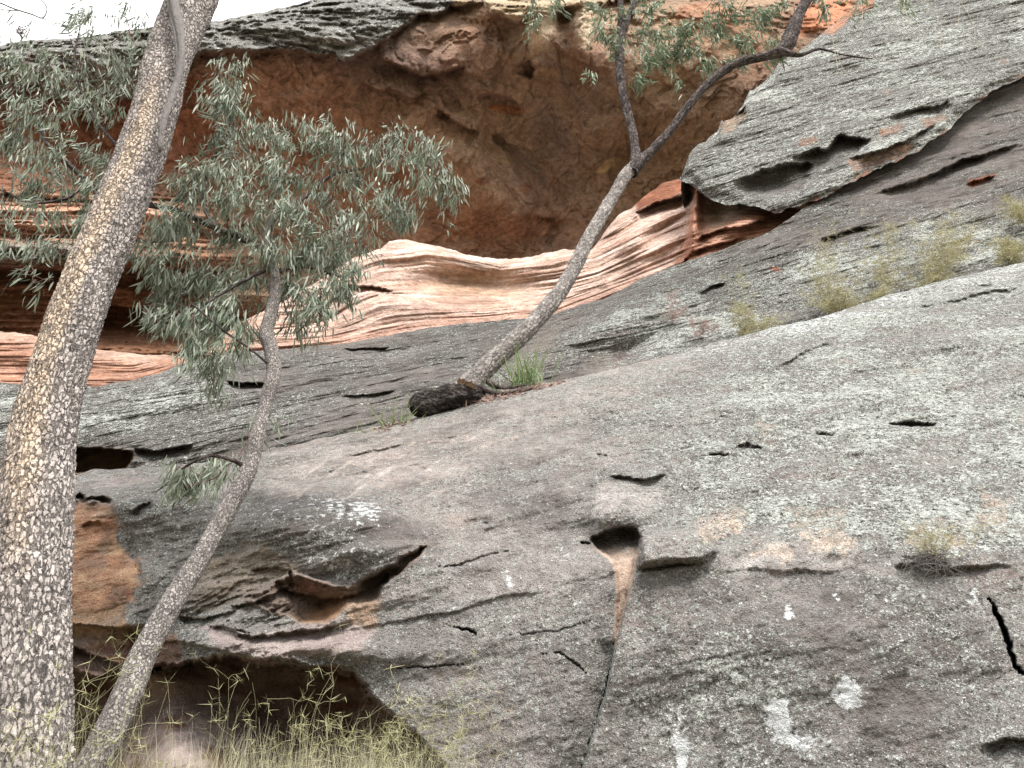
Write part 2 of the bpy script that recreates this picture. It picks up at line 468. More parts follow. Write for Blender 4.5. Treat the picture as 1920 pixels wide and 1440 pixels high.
A_slots = [  # polygons of the small slots and sockets weathered into the slab
    ([(1655, 793), (1700, 788), (1745, 792), (1768, 797), (1735, 806), (1700, 803), (1672, 798)], .34),
    ([(1366, 846), (1378, 836), (1402, 829), (1432, 836), (1430, 844), (1400, 847)], .26),
    ([(1318, 856), (1336, 849), (1366, 849), (1370, 854), (1345, 859)], .22),
    ([(1338, 785), (1350, 779), (1368, 780), (1364, 788)], .18),
    ([(1518, 815), (1540, 808), (1560, 812), (1578, 818), (1548, 821)], .2),
    ([(137, 932), (149, 920), (163, 930), (196, 930), (212, 938), (207, 948), (172, 940), (152, 946)], .4),
    ([(432, 1172), (446, 1178), (466, 1184), (475, 1181), (470, 1190), (448, 1189)], .25),
    ([(1198, 1064), (1250, 1056), (1318, 1054), (1286, 1064), (1240, 1070), (1204, 1074)], .22),
    ([(1436, 632), (1444, 630), (1448, 634), (1440, 637)], .15),
    ([(1822, 537), (1840, 533), (1868, 532), (1866, 538), (1842, 544)], .2),
    ([(1676, 1046), (1700, 1042), (1760, 1050), (1800, 1056), (1740, 1058)], .12),
    ([(608, 884), (650, 890), (696, 880), (690, 888), (655, 897), (625, 892)], .14),
    ([(1890, 744), (1930, 740), (1930, 748), (1900, 750)], .15),
    ([(903, 978), (912, 976), (916, 981), (908, 984)], .12),
    ([(1035, 936), (1046, 935), (1050, 939), (1040, 942)], .1),
]
def A_depth(PX, PY, T):
    Y = A_grid(PX, PY)
    # rounded ridge
    w = 70.0; e = np.clip(1-(PY-T)/w, 0, 1)
    Y = Y + .55*(1-np.sqrt(np.clip(1-e*e*.96, 0, 1)))
    W = P3(PX, PY, Y); x, y, z = W[..., 0], W[..., 1], W[..., 2]
    zb = z - .28*x                                   # bedding dips to the left
    D = .16*fbm(x*.8, y*.8, z*.8, 3) + (.10-.055*sstep(1030, 1110, PY))*fbm(x*1.1, 3.3, zb*4.0, 5, .6) + .024*fbm(x*6, y*6, z*8, 5, .7)
    D += -.05*terrace(fbm(x*.7, y*.7, zb*2.2, 3)*.5+.5, 7, .8)
    # large forms
    D += -.42*gauss(PX, PY, 640, 985, 150, 75, 8) - .18*gauss(PX, PY, 500, 990, 90, 60)
    D += -.25*gauss(PX, PY, 260, 940, 110, 50) + .12*gauss(PX, PY, 420, 1060, 90, 60)
    D += -.2*gauss(PX, PY, 560, 1215, 190, 26, 2) - .1*gauss(PX, PY, 420, 1210, 60, 22)
    D += .12*sstep(1170, 1190, PY)*sstep(330, 270, PX)
    # left wall (orange) set back of the grey curtain
    D += .10*mask(PX, PY, [(-60, 925), (30, 945), (205, 940), (250, 1010), (268, 1090), (225, 1172), (40, 1170), (-30, 1150), (-75, 1060)], 8, 6, 30, 2.0)
    D += undercut(PX, PY, [(100, 1166), (170, 1172), (230, 1176), (285, 1188)], .22, 4, 70, .03, 14, 3, 30, 1.)
    D += undercut(PX, PY, [(300, 1262), (360, 1240), (420, 1226), (470, 1240), (540, 1236), (600, 1254), (660, 1250)], .12, 4, 30, .10, 12, 16, 22, 15.)
    D += undercut(PX, PY, [(140, 1208), (170, 1225), (215, 1240), (235, 1252)], .2, 5, 60, .05, 20, 4, 30, 1.4)
    # big hollow at the foot
    D += hollow(PX, PY, CAV, .95, 10, 0, 13, 34, 3.0)
    cm = mask(PX, PY, CAV, 6, 5, 40, 3.0)
    D += cm*(-.85*gauss(PX, PY, 340, 1420, 120, 105) + .35*gauss(PX, PY, 560, 1330, 130, 60) - .45*gauss(PX, PY, 220, 1250, 120, 34, 12) - .5*gauss(PX, PY, 330, 1500, 300, 90))
    D += cm*.10*terrace(fbm(x*2, y*2, z*3, 3)*.5+.5, 5, .85)
    # hollow under the dark bulge
    D += hollow(PX, PY, HOL, .46, 9, 40, 8, 30, 4.0)
    hm = mask(PX, PY, HOL, 4, 5, 30, 4.0)
    D += hm*(-.3*gauss(PX, PY, 590, 1100, 50, 22, 15) - .28*gauss(PX, PY, 520, 1120, 40, 20) + .25*gauss(PX, PY, 715, 1090, 40, 22))
    D += undercut(PX, PY, [(470, 1068), (490, 1064), (520, 1062), (545, 1071)], .07, 3, 26, .02, 14, 3, 25, 6.)
    D += undercut(PX, PY, [(430, 1135), (480, 1128), (520, 1108), (548, 1095)], .1, 3, 30, .03, 12, 3, 25, 6.5)
    D += undercut(PX, PY, [(330, 1150), (370, 1160), (410, 1152), (450, 1140)], .08, 3, 26, .02, 12, 3, 25, 6.7)
    D += undercut(PX, PY, [(380, 1178), (420, 1172), (470, 1194), (520, 1186), (600, 1178), (660, 1162)], .10, 5, 36, .05, 16, 6, 25, 11.)
    D += undercut(PX, PY, [(520, 1098), (560, 1112), (610, 1122), (650, 1118), (690, 1108)], .10, 4, 22, .06, 12, 6, 22, 12.)
    D += undercut(PX, PY, [(150, 985), (165, 978), (185, 976), (205, 985)], .05, 4, 18, .03, 10, 3, 22, 13.)
    D += undercut(PX, PY, [(280, 1205), (330, 1200), (390, 1212), (430, 1222)], .06, 4, 22, .03, 10, 3, 22, 14.)
    lw = gauss(PX, PY, 480, 1140, 220, 90)
    D += lw*(.13*fbm(x*3, y*3, zb*7, 5, .66) - .30*terrace(fbm(x*1.8, y*1.8, zb*5, 4)*.5+.5, 8, .82))
    # fissure: slab on its right stands proud, recess on the left
    d, s, t = seg_dist(PX, PY, FIS)
    right = np.where(s < 0, 1, 0)*(PY > 985)
    sdf = np.where(s < 0, d, -d)
    D += -.13*sstep(-1, 5, sdf)*np.exp(-np.clip(sdf, 0, None)/170)*sstep(985, 1010, PY)*(1-.4*sstep(1180, 1400, PY))
    D += .07*sstep(-60, 0, sdf)*sstep(2, -2, sdf)*sstep(1190, 1230, PY) + crack(PX, PY, [(1153, 1205), (1148, 1230), (1138, 1290), (1112, 1370), (1085, 1460), (1060, 1560)], 1.8, .05, 4, 30, 9.)
    D += hollow(PX, PY, VEE, .24, 9, 0, 4, 20, 5.0)*(1-.6*sstep(1015, 1080, PY))
    D += -.34*gauss(PX, PY, 1152, 958, 58, 34, -12)                      # knuckle above the recess
    D += -.17*mask(PX, PY, [(1206, 1010), (1300, 985), (1345, 1035), (1318, 1052), (1250, 1054), (1202, 1062)], 9, 4, 30, 8.0)
    D += crack(PX, PY, [(1085, 1018), (1096, 1020), (1108, 1021)], 3, .1)
    for i, (p, dp) in enumerate(A_slots):
        D += hollow(PX, PY, p, dp*.62, 4, 9, 3.0, 14, 10.0+i)
        cx = sum(q[0] for q in p)/len(p); cy = min(q[1] for q in p)
        D += -.03*gauss(PX, PY, cx, cy-10, 38, 9)
    # shelf line across the right face
    D += undercut(PX, PY, [(1325, 1068), (1400, 1064), (1500, 1066), (1580, 1070)], .015, 10, 90, .02, 14, 12, 50, 7.)
    D += undercut(PX, PY, [(1670, 1060), (1720, 1054), (1800, 1062), (1900, 1056)], .05, 7, 60, .03, 14, 10, 50, 7.5)
    D += undercut(PX, PY, [(1140, 890), (1175, 893), (1205, 898), (1250, 888)], .10, 4, 24, .05, 16, 2, 25, 2.2)
    D += undercut(PX, PY, [(1120, 850), (1130, 852), (1140, 850)], .06, 3, 12, .0, 6, 2, 20, 2.6)
    D += undercut(PX, PY, [(640, 1180), (720, 1168), (820, 1150), (870, 1140), (930, 1118), (1040, 1104)], .012, 4, 60, .02, 14, 4, 40, 2.8)
    D += crack(PX, PY, [(850, 1176), (880, 1180), (895, 1190)], 3, .1, 3)
    D += crack(PX, PY, [(1016, 1226), (1050, 1225), (1080, 1245), (1100, 1262)], 2, .05, 5)
    D += crack(PX, PY, [(730, 1252), (800, 1250), (870, 1246)], 2, .05, 5)
    D += crack(PX, PY, [(950, 1190), (1040, 1184), (1110, 1164)], 1.8, .03, 5)
    D += crack(PX, PY, [(820, 1062), (860, 1060), (900, 1046), (960, 1030)], 2.5, .04, 3)
    D += crack(PX, PY, [(1852, 1120), (1872, 1155), (1890, 1200), (1906, 1245), (1935, 1290)], 6, .3, 12)
    D += .06*gauss(PX, PY, 1150, 800, 22, 16, 60) + .05*gauss(PX, PY, 1520, 670, 60, 12, -25)
    D += undercut(PX, PY, [(1455, 690), (1490, 668), (1530, 648), (1560, 640)], .06, 4, 24, .03, 14, 4, 25, 2.9)
    D += undercut(PX, PY, [(640, 856), (690, 846), (760, 830)], .04, 4, 24, .02, 14, 4, 25, 3.9)
    D += undercut(PX, PY, [(1700, 575), (1770, 568), (1850, 545), (1920, 540)], .05, 4, 24, .03, 14, 4, 25, 3.1)
    D += undercut(PX, PY, [(240, 962), (262, 946), (285, 938)], .12, 4, 22, .03, 14, 3, 25, 3.5)
    D += undercut(PX, PY, [(1840, 1398), (1890, 1382), (1960, 1390)], .1, 4, 40, .03, 14, 3, 25, 3.7)
    return Y + D

def A_paint(PX, PY, W, T):
    x, y, z = W[..., 0], W[..., 1], W[..., 2]
    sh = PX.shape
    base = np.broadcast_to(rgb(172, 164, 159), sh+(3,)).copy()
    n = fbm(x*1.2, y*1.2, z*1.6, 4, .6)
    base = over(base, sstep(-.1, .4, n)*.6, rgb(186, 175, 168))
    base = over(base, sstep(.0, .45, -n)*.6, rgb(146, 138, 134))
    lich = .40 + .50*fbm(x*.9+5, y*.9, z*1.7, 5, .6)
    white = .05 + .2*np.clip(fbm(x*2+9, y*2, z*2, 3), 0, 1)
    pale = .12 + .25*np.clip(fbm(x*1.4-9, y*1.4, z*2, 3), 0, 1)
    strata = np.zeros(sh)
    pk = sstep(.15, .45, fbm(x*1.7+21, y*1.7, z*2.6, 4, .62)); base = over(base, .4*pk, rgb(196, 168, 158)); lich -= .12*pk
    gk = sstep(.1, .5, fbm(x*.8-31, y*.8, z*1.1, 4, .6)); base = over(base, .45*gk, rgb(128, 118, 110))
    # crown of the slab is paler and more heavily crusted towards the right
    lich += .48*sstep(980, 1500, PX)*sstep(1085, 980, PY)
    lich += .12*sstep(900, 1200, PX)*sstep(1060, 1100, PY)
    dkp = np.clip(gauss(PX, PY, 1560, 1200, 150, 70, 20)+gauss(PX, PY, 1720, 1340, 160, 70, 10)+gauss(PX, PY, 1330, 1090, 160, 22)+.8*gauss(PX, PY, 980, 960, 120, 60, -15)+.8*gauss(PX, PY, 860, 1080, 130, 40, -10), 0, 1)
    base = over(base, .5*dkp, rgb(120, 112, 108)); lich -= .22*dkp
    lich -= .02*sstep(1050, 1120, PY)
    lich -= .16*mask(PX, PY, [(480, 860), (900, 780), (1120, 760), (1100, 860), (760, 900), (700, 960), (540, 935)], 40, 25, 90, 1)
    m = mask(PX, PY, [(480, 862), (700, 812), (900, 790), (1000, 800), (860, 900), (720, 935), (640, 960), (500, 925)], 22, 30, 60, 1.5)
    pale += .55*m; base = over(base, .35*m, rgb(204, 192, 186))
    sm = np.clip(m + gauss(PX, PY, 900, 900, 200, 60, -10), 0, 1)*sstep(.18, .4, fbm((PX+1.6*PY)/26, (PX-PY)/120, 3.3, 4, .6))
    base = over(base, .6*sm, rgb(232, 218, 210)); lich -= .2*sm
    ridge = sstep(50, 10, PY-T+22*n)
    pale += .35*ridge*sstep(850, 1150, PX); lich += .05*ridge; white += .35*ridge*sstep(1050, 1400, PX)
    base = over(base, .5*ridge*sstep(850, 1150, PX), rgb(206, 196, 190))
    pale += .22*mask(PX, PY, [(1160, 690), (1500, 600), (1920, 500), (1920, 560), (1500, 650), (1200, 730)], 20, 25, 60, 1.7)
    white += .15*mask(PX, PY, [(1160, 690), (1500, 600), (1920, 500), (1920, 560), (1500, 650), (1200, 730)], 20, 25, 60, 1.7)
    base = over(base, .6*mask(PX, PY, [(1150, 705), (1290, 672), (1330, 690), (1180, 740), (1080, 740)], 16, 22, 50, 1.9), rgb(205, 180, 170))
    # buff scrapes on the right
    for i, p in enumerate([[(1310, 960), (1390, 950), (1400, 990), (1330, 1012)], [(1470, 950), (1580, 960), (1600, 1040), (1530, 1030), (1490, 1000)],
                           [(1840, 920), (1900, 940), (1880, 1000), (1820, 990)], [(1890, 780), (1940, 770), (1940, 800), (1890, 805)], [(1400, 1020), (1490, 1025), (1480, 1045), (1400, 1045)],
                           [(1690, 1030), (1720, 960), (1800, 985), (1880, 950), (1930, 1000), (1850, 1010), (1790, 1020)],
                           [(1410, 800), (1450, 790), (1460, 830), (1420, 820)], [(1560, 670), (1600, 672), (1620, 690), (1580, 692)], [(1690, 690), (1720, 680), (1730, 695), (1700, 705)]]):
        m = mask(PX, PY, p, 8, 26, 26, 20+i)
        base = over(base, m, rgb(238, 212, 188)); lich -= .2*m
    for i, (p, a_) in enumerate((([(1335, 1056), (1480, 1050), (1690, 1062), (1680, 1072), (1480, 1070), (1340, 1072)], .9), ([(1115, 925), (1180, 900), (1250, 905), (1240, 940), (1160, 950), (1110, 985)], .75),
                               ([(1255, 960), (1400, 930), (1390, 955), (1290, 985)], .8), ([(1250, 790), (1350, 740), (1400, 760), (1300, 810)], .4), ([(1000, 740), (1160, 705), (1300, 660), (1310, 690), (1120, 740)], .6))):
        m = .75*a_*mask(PX, PY, p, 12, 30, 34, 50+i); base = over(base, m, rgb(222, 212, 206)); lich -= .15*m; pale += .2*m
    fd = seg_dist(PX, PY, FIS)[0]; m = sstep(9, 2, fd)*sstep(1000, 1040, PY); lich += .35*m
    # vertical face below the shelf: darker crust, blue-white patches
    f = mask(PX, PY, [(1000, 1060), (1350, 1075), (1950, 1070), (2400, 1060), (2400, 1800), (850, 1800), (720, 1200), (800, 1100)], 40, 25, 90, 30)
    base = over(base, .4*f, rgb(160, 155, 152))
    for cx, cy, rx, ry, a in [(1455, 1340, 26, 44, .8), (1490, 1390, 24, 30, .6), (1590, 1290, 24, 26, .9), (1600, 1318, 30, 10, .6), (1478, 1148, 12, 16, .75), (1565, 1120, 14, 12, .5),
                           (1275, 1375, 16, 60, .7), (1280, 1420, 10, 30, .7), (1830, 1120, 26, 24, .6), (1680, 1110, 40, 30, .38), (1740, 1160, 60, 40, .28), (960, 1060, 60, 30, .3), (955, 1100, 22, 22, .3),
                           (1060, 1035, 26, 26, .4), (1540, 1395, 26, 22, .5), (1675, 1418, 14, 10, .6), (1366, 1420, 16, 20, .4), (700, 950, 60, 26, .34), (560, 960, 120, 50, .16), (640, 1060, 60, 30, .22), (700, 1400, 16, 10, .3)]:
        white += a*.9*gauss(PX, PY, cx, cy, rx*1.25, ry*1.25)
    # dark bulge
    m = mask(PX, PY, [(470, 930), (560, 925), (680, 935), (780, 985), (800, 1015), (745, 1050), (690, 1085), (650, 1100), (600, 1088), (545, 1070), (500, 1040), (455, 1000)], 16, 12, 50, 31)
    base = over(base, .7*m, rgb(108, 103, 101)); lich -= .12*m; white += .2*m
    m = mask(PX, PY, [(215, 930), (470, 925), (470, 1040), (420, 1120), (330, 1190), (230, 1172), (262, 1060)], 14, 16, 50, 32)
    base = over(base, .6*m, rgb(136, 133, 128)); lich -= .04*m; white += .08*m
    m = mask(PX, PY, [(380, 1040), (520, 1030), (560, 1075), (500, 1110), (430, 1140), (350, 1150)], 22, 20, 40, 33)
    base = over(base, .65*m, rgb(160, 140, 112)); lich -= .2*m
    # reddish brown lower-left rocks, orange wall
    m = mask(PX, PY, [(-90, 1160), (235, 1168), (330, 1190), (345, 1240), (240, 1262), (40, 1262), (-120, 1235)], 6, 6, 30, 34)
    base = over(base, m, rgb(160, 126, 106)); lich -= .75*m; pale -= .1*m
    m2 = mask(PX, PY, [(168, 1176), (282, 1188), (300, 1230), (250, 1255), (210, 1240), (172, 1210)], 5, 6, 30, 35)
    base = over(base, m2, rgb(160, 106, 82)); lich -= .3*m2
    m = mask(PX, PY, [(-60, 925), (30, 945), (208, 945), (222, 1000), (240, 1050), (268, 1060), (262, 1100), (236, 1130), (238, 1178), (232, 1205), (150, 1200), (40, 1178), (-30, 1150), (-75, 1060)], 8, 18, 36, 36)
    oc = over(np.broadcast_to(rgb(206, 146, 108), sh+(3,)), sstep(-.1, .35, fbm(x*3, y*3, z*6, 4, .6)), rgb(226, 180, 136))
    oc = over(oc, sstep(.05, .3, fbm(x*4+7, y*4, z*4, 5, .65))*.6, rgb(150, 124, 108))
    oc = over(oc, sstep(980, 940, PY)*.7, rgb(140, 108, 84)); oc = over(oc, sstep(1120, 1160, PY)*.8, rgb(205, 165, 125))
    base = base*(1-m[..., None]) + oc*m[..., None]; lich -= .8*m; white -= .2*m; pale -= .1*m
    # hollow interior
    m = mask(PX, PY, HOL, 3, 5, 30, 4.0)
    hc = over(np.broadcast_to(rgb(160, 140, 126), sh+(3,)), gauss(PX, PY, 610, 1150, 60, 24, -25), rgb(196, 140, 92))
    hc = over(hc, gauss(PX, PY, 575, 1100, 40, 18), rgb(140, 84, 60))
    base = base*(1-m[..., None]) + hc*m[..., None]; lich -= .55*m; white -= .3*m; pale -= .1*m
    m = mask(PX, PY, [(650, 1135), (712, 1125), (705, 1180), (650, 1175)], 10, 16, 25, 41)
    base = over(base, m, rgb(200, 165, 135)); lich -= .4*m
    # pale lilac lip
    m = mask(PX, PY, [(375, 1178), (420, 1176), (470, 1195), (560, 1180), (640, 1165), (700, 1190), (670, 1225), (560, 1235), (440, 1228)], 12, 8, 40, 42)
    base = over(base, .9*m, rgb(186, 166, 160)); lich -= .5*m; white -= .1*m
    m = mask(PX, PY, CAV, 5, 5, 40, 3.0)
    cc = over(np.broadcast_to(rgb(170, 140, 122), sh+(3,)), gauss(PX, PY, 350, 1400, 110, 90), rgb(210, 184, 178))
    cc = over(cc, sstep(0, .4, fbm(x*2, y*2, z*5, 3)), rgb(140, 92, 68))
    base = base*(1-m[..., None]) + cc*m[..., None]; lich -= .9*m; white -= .4*m; pale -= .2*m
    # tan recess of the fissure
    m = mask(PX, PY, VEE, 2, 2, 20, 5.0)
    vc = over(np.broadcast_to(rgb(222, 190, 166), sh+(3,)), sstep(1050, 1010, PY), rgb(120, 115, 109))
    base = base*(1-m[..., None]) + vc*m[..., None]; lich -= m*(.15+.75*sstep(1025, 1050, PY)); white -= .4*m; pale -= .2*m
    # bald grey streaks following the bedding
    st = sstep(.12, .4, fbm(x*.9+3, y*.9, (z-.25*x)*6, 4, .55))
    lich -= .14*st; base = over(base, .3*st, rgb(172, 162, 156))
    return base, dict(lich=lich, white=white, pale=pale, strata=strata)

build_layer('rock_face', M_front, -260, 2180, 2.4, A_top, curve([(-400, 1760), (2400, 1760)]), 440, A_depth, A_paint, seed=1, jag=(4, 70), rowpow=1.15)

# ---- B: the dark slope behind the ridge ------------------------------------------
B_top = curve([(-400, 712), (0, 718), (120, 722), (185, 724), (245, 714), (300, 700), (340, 684), (420, 664), (560, 652), (640, 645), (760, 622), (850, 608),
               (960, 600), (1040, 588), (1130, 560), (1200, 526), (1270, 496), (1340, 472), (1400, 452), (1450, 430), (1500, 395), (1560, 340), (1700, 230), (1920, 60), (2300, -200)])
B_grid = smooth_grid([-400, 100, 400, 700, 1000, 1300, 1600, 1950, 2400],
    [-300, 0, 150, 300, 400, 500, 600, 700, 800, 960],
    [[20]*5+[19.5, 18.5, 17.5, 17], [16]*5+[15.6, 14.8, 13.9, 13.4], [14.6]*5+[14.4, 13.4, 12.5, 12], [13.5]*5+[13.2, 12.2, 11.2, 10.8],
     [12.8]*5+[12.3, 11.3, 10.3, 9.9], [12, 12, 12, 12, 11.9, 11.4, 10.3, 9.3, 9.0], [11.2, 11.2, 11.2, 11.1, 10.9, 10.3, 9.4, 8.7, 8.5],
     [9.9, 9.9, 9.9, 9.9, 9.5, 9.0, 8.7, 8.4, 8.3], [9.1, 9.1, 9.1, 9.0, 8.8, 8.6, 8.5, 8.3, 8.2], [8.8, 8.8, 8.8, 8.7, 8.5, 8.4, 8.3, 8.2, 8.1]])
B_HOLE = [(30, 866), (80, 845), (145, 838), (200, 838), (246, 846), (252, 856), (236, 880), (190, 888), (80, 890)]
def B_depth(PX, PY, T):
    Y = B_grid(PX, PY)
    w = 60.0; e = np.clip(1-(PY-T)/w, 0, 1)*sstep(1500, 1350, PX)
    Y = Y + .6*(1-np.sqrt(np.clip(1-e*e*.96, 0, 1)))
    W = P3(PX, PY, Y); x, y, z = W[..., 0], W[..., 1], W[..., 2]
    zb = z - .32*x
    D = .22*fbm(x*.5, y*.5, z*.5, 3) + .13*fbm(x*.45, 1.3, zb*3.0, 5, .6) + .04*fbm(x*3, y*3, zb*7, 4, .6)
    D += -.16*terrace(fbm(x*.35, y*.35, zb*1.6, 3)*.5+.5, 7, .8)
    D += hollow(PX, PY, B_HOLE, .9, 6, 0, 3, 30, 1.)
    D += undercut(PX, PY, [(250, 838), (290, 845), (330, 838), (360, 832)], .3, 4, 24, .06, 20, 3, 30, 2.)
    D += undercut(PX, PY, [(425, 712), (455, 718), (480, 716), (500, 718)], .35, 3, 18, .05, 14, 2, 30, 2.2)
    D += undercut(PX, PY, [(640, 742), (700, 738), (740, 730)], .12, 3, 18, .03, 14, 2, 30, 2.3)
    D += undercut(PX, PY, [(1535, 448), (1560, 442), (1590, 432), (1650, 420)], .22, 4, 30, .05, 16, 3, 30, 2.4)
    D += undercut(PX, PY, [(1735, 330), (1765, 322), (1800, 300), (1850, 290)], .25, 4, 30, .05, 16, 3, 30, 2.5)
    D += undercut(PX, PY, [(1810, 345), (1840, 335), (1865, 328)], .2, 4, 30, .05, 16, 3, 30, 2.6)
    D += undercut(PX, PY, [(1310, 550), (1335, 535), (1358, 530)], .25, 3, 24, .05, 16, 3, 30, 2.7)
    D += undercut(PX, PY, [(640, 653), (700, 652), (730, 650)], .2, 3, 20, .05, 16, 3, 30, 2.8)
    D += -.5*gauss(PX, PY, 1160, 600, 120, 30, -25) + .35*gauss(PX, PY, 1190, 655, 60, 20, -35)
    D += undercut(PX, PY, [(1640, 360), (1700, 345), (1800, 300), (1930, 262)], .18, 5, 50, .08, 20, 3, 50, 2.9)
    return Y + D
def B_paint(PX, PY, W, T):
    x, y, z = W[..., 0], W[..., 1], W[..., 2]; sh = PX.shape
    base = np.broadcast_to(rgb(122, 116, 111), sh+(3,)).copy()
    n = fbm(x*.6, y*.6, z*.9, 4, .6)
    base = over(base, sstep(-.05, .4, n)*.5, rgb(150, 140, 134))
    lich = .30 + .65*fbm(x*.6+5, y*.6, z*1.1, 5, .6)
    lich += .14*sstep(.0, .3, fbm(x*1.5, y*1.5, z*3, 4, .6)); lich += .45*mask(PX, PY, [(-300, 725), (250, 715), (420, 690), (420, 760), (200, 830), (-300, 850)], 30, 30, 80, 1)
    lich -= .05*mask(PX, PY, [(560, 655), (900, 600), (1000, 610), (880, 700), (600, 740), (480, 700)], 30, 25, 80, 2)
    white = .03 + 0*n; pale = .10 + .2*np.clip(n, 0, 1)
    lich += .5*mask(PX, PY, [(1240, 540), (1500, 470), (1930, 360), (1930, 480), (1500, 610), (1250, 660), (1050, 690), (1050, 620)], 30, 30, 80, 3)
    m = mask(PX, PY, [(1560, 330), (1720, 240), (1800, 210), (1990, 120), (1990, 300), (1930, 400), (1780, 420), (1600, 400)], 30, 25, 70, 4)
    base = over(base, .5*m, rgb(122, 112, 107)); lich -= .16*m
    m = mask(PX, PY, [(1050, 590), (1130, 570), (1160, 640), (1150, 690), (1030, 710), (960, 700), (1000, 640)], 18, 20, 50, 5)
    base = over(base, .75*m, rgb(150, 138, 128)); lich -= .15*m; pale += .2*m
    m = mask(PX, PY, [(1140, 590), (1290, 560), (1330, 600), (1200, 680), (1150, 690)], 18, 20, 40, 6)
    base = over(base, .5*m, rgb(170, 140, 135)); pale += .2*m
    m = mask(PX, PY, B_HOLE, 3, 3, 30, 1.)
    base = over(base, m, rgb(140, 108, 78)); lich -= .7*m; pale -= .2*m
    for q in ([(1815, 340), (1870, 325), (1862, 335), (1820, 352)], [(1440, 497), (1458, 500), (1470, 508), (1450, 508)]):
        m = mask(PX, PY, q, 3, 3, 20, 9); base = over(base, m, rgb(190, 110, 78)); lich -= .4*m
    st = sstep(.1, .4, fbm(x*.4+3, y*.4, (z-.32*x)*4, 4, .55))
    lich -= .16*st
    return base, dict(lich=lich, white=white, pale=pale, strata=np.zeros(sh))
build_layer('rock_slope', M_slope, -300, 2240, 3.2, B_top, curve([(-400, 980), (600, 900), (1200, 800), (1920, 640), (2400, 560)]), 300, B_depth, B_paint, seed=2,
            jag=(4, 60), roll=((.2, -.05), (.6, -.4), (1.2, -1.6)))

# ---- R: upper-right overhanging slab ------------------------------------------------
R_top = curve([(1278, 330), (1292, 292), (1310, 268), (1345, 250), (1352, 228), (1372, 222), (1392, 200), (1406, 170), (1440, 150), (1462, 118), (1500, 96), (1545, 60),
               (1580, 30), (1620, 0), (1700, -70), (1800, -150), (1900, -190), (2300, -260)])
R_bot = curve([(1278, 338), (1300, 342), (1318, 362), (1345, 378), (1380, 384), (1430, 392), (1460, 400), (1500, 386), (1558, 364), (1600, 340), (1618, 326), (1680, 305), (1720, 284),
               (1770, 250), (1800, 222), (1850, 180), (1920, 140), (2000, 100), (2300, 0)])
R_grid = smooth_grid([1200, 1300, 1500, 1700, 1950, 2400], [-300, -100, 0, 150, 300, 420],
    [[18, 17.8, 17, 16.2, 15.5, 15], [15.8, 15.6, 15.0, 14.4, 13.8, 13.5], [14.6, 14.5, 14.0, 13.5, 12.9, 12.4], [13.4, 13.3, 12.8, 12.3, 11.7, 11.4],
     [12.5, 12.4, 11.8, 11.3, 10.7, 10.4], [11.9, 11.8, 11.2, 10.6, 10.1, 9.9]])
def R_depth(PX, PY, T):
    Y = R_grid(PX, PY)
    e = np.clip(1-(PY-T)/30, 0, 1)
    Y = Y + .5*(1-np.sqrt(np.clip(1-e*e*.96, 0, 1)))
    W = P3(PX, PY, Y); x, y, z = W[..., 0], W[..., 1], W[..., 2]
    zb = z - .30*x
    D = .2*fbm(x*.5, y*.5, z*.5, 3) + .10*fbm(x*.35, 1.3, zb*3.4, 5, .62) + .03*fbm(x*3, y*3, zb*8, 4, .6)
    D += -.16*terrace(fbm(x*.22, y*.2, zb*1.9, 3)*.5+.5, 11, .7)
    B = R_bot(PX)
    D += .2*sstep(26, 0, B-PY)
    # scooped dark hollows under the nose
    D += undercut(PX, PY, [(1370, 334), (1430, 314), (1490, 300), (1530, 306)], .42, 14, 80, .12, 26, 12, 40, 2.)
    D += undercut(PX, PY, [(1480, 292), (1540, 276), (1575, 250), (1608, 254), (1632, 264)], .42, 10, 76, .12, 22, 12, 40, 3.)
    D += undercut(PX, PY, [(1665, 222), (1700, 206), (1760, 196), (1780, 186)], .25, 5, 34, .06, 20, 4, 40, 4.)
    D += undercut(PX, PY, [(1860, 180), (1875, 165), (1893, 161)], .4, 5, 24, .05, 16, 3, 30, 5.)
    D += undercut(PX, PY, [(1590, 296), (1640, 284), (1700, 262), (1760, 226)], .22, 4, 30, .10, 14, 3, 30, 6.)
    D += .35*gauss(PX, PY, 1450, 350, 50, 18, -10)
    D += hollow(PX, PY, [(1352, 246), (1352, 224), (1372, 218), (1396, 200), (1400, 214), (1380, 236)], .3, 4, 0, 2, 20, 7)
    return Y + D
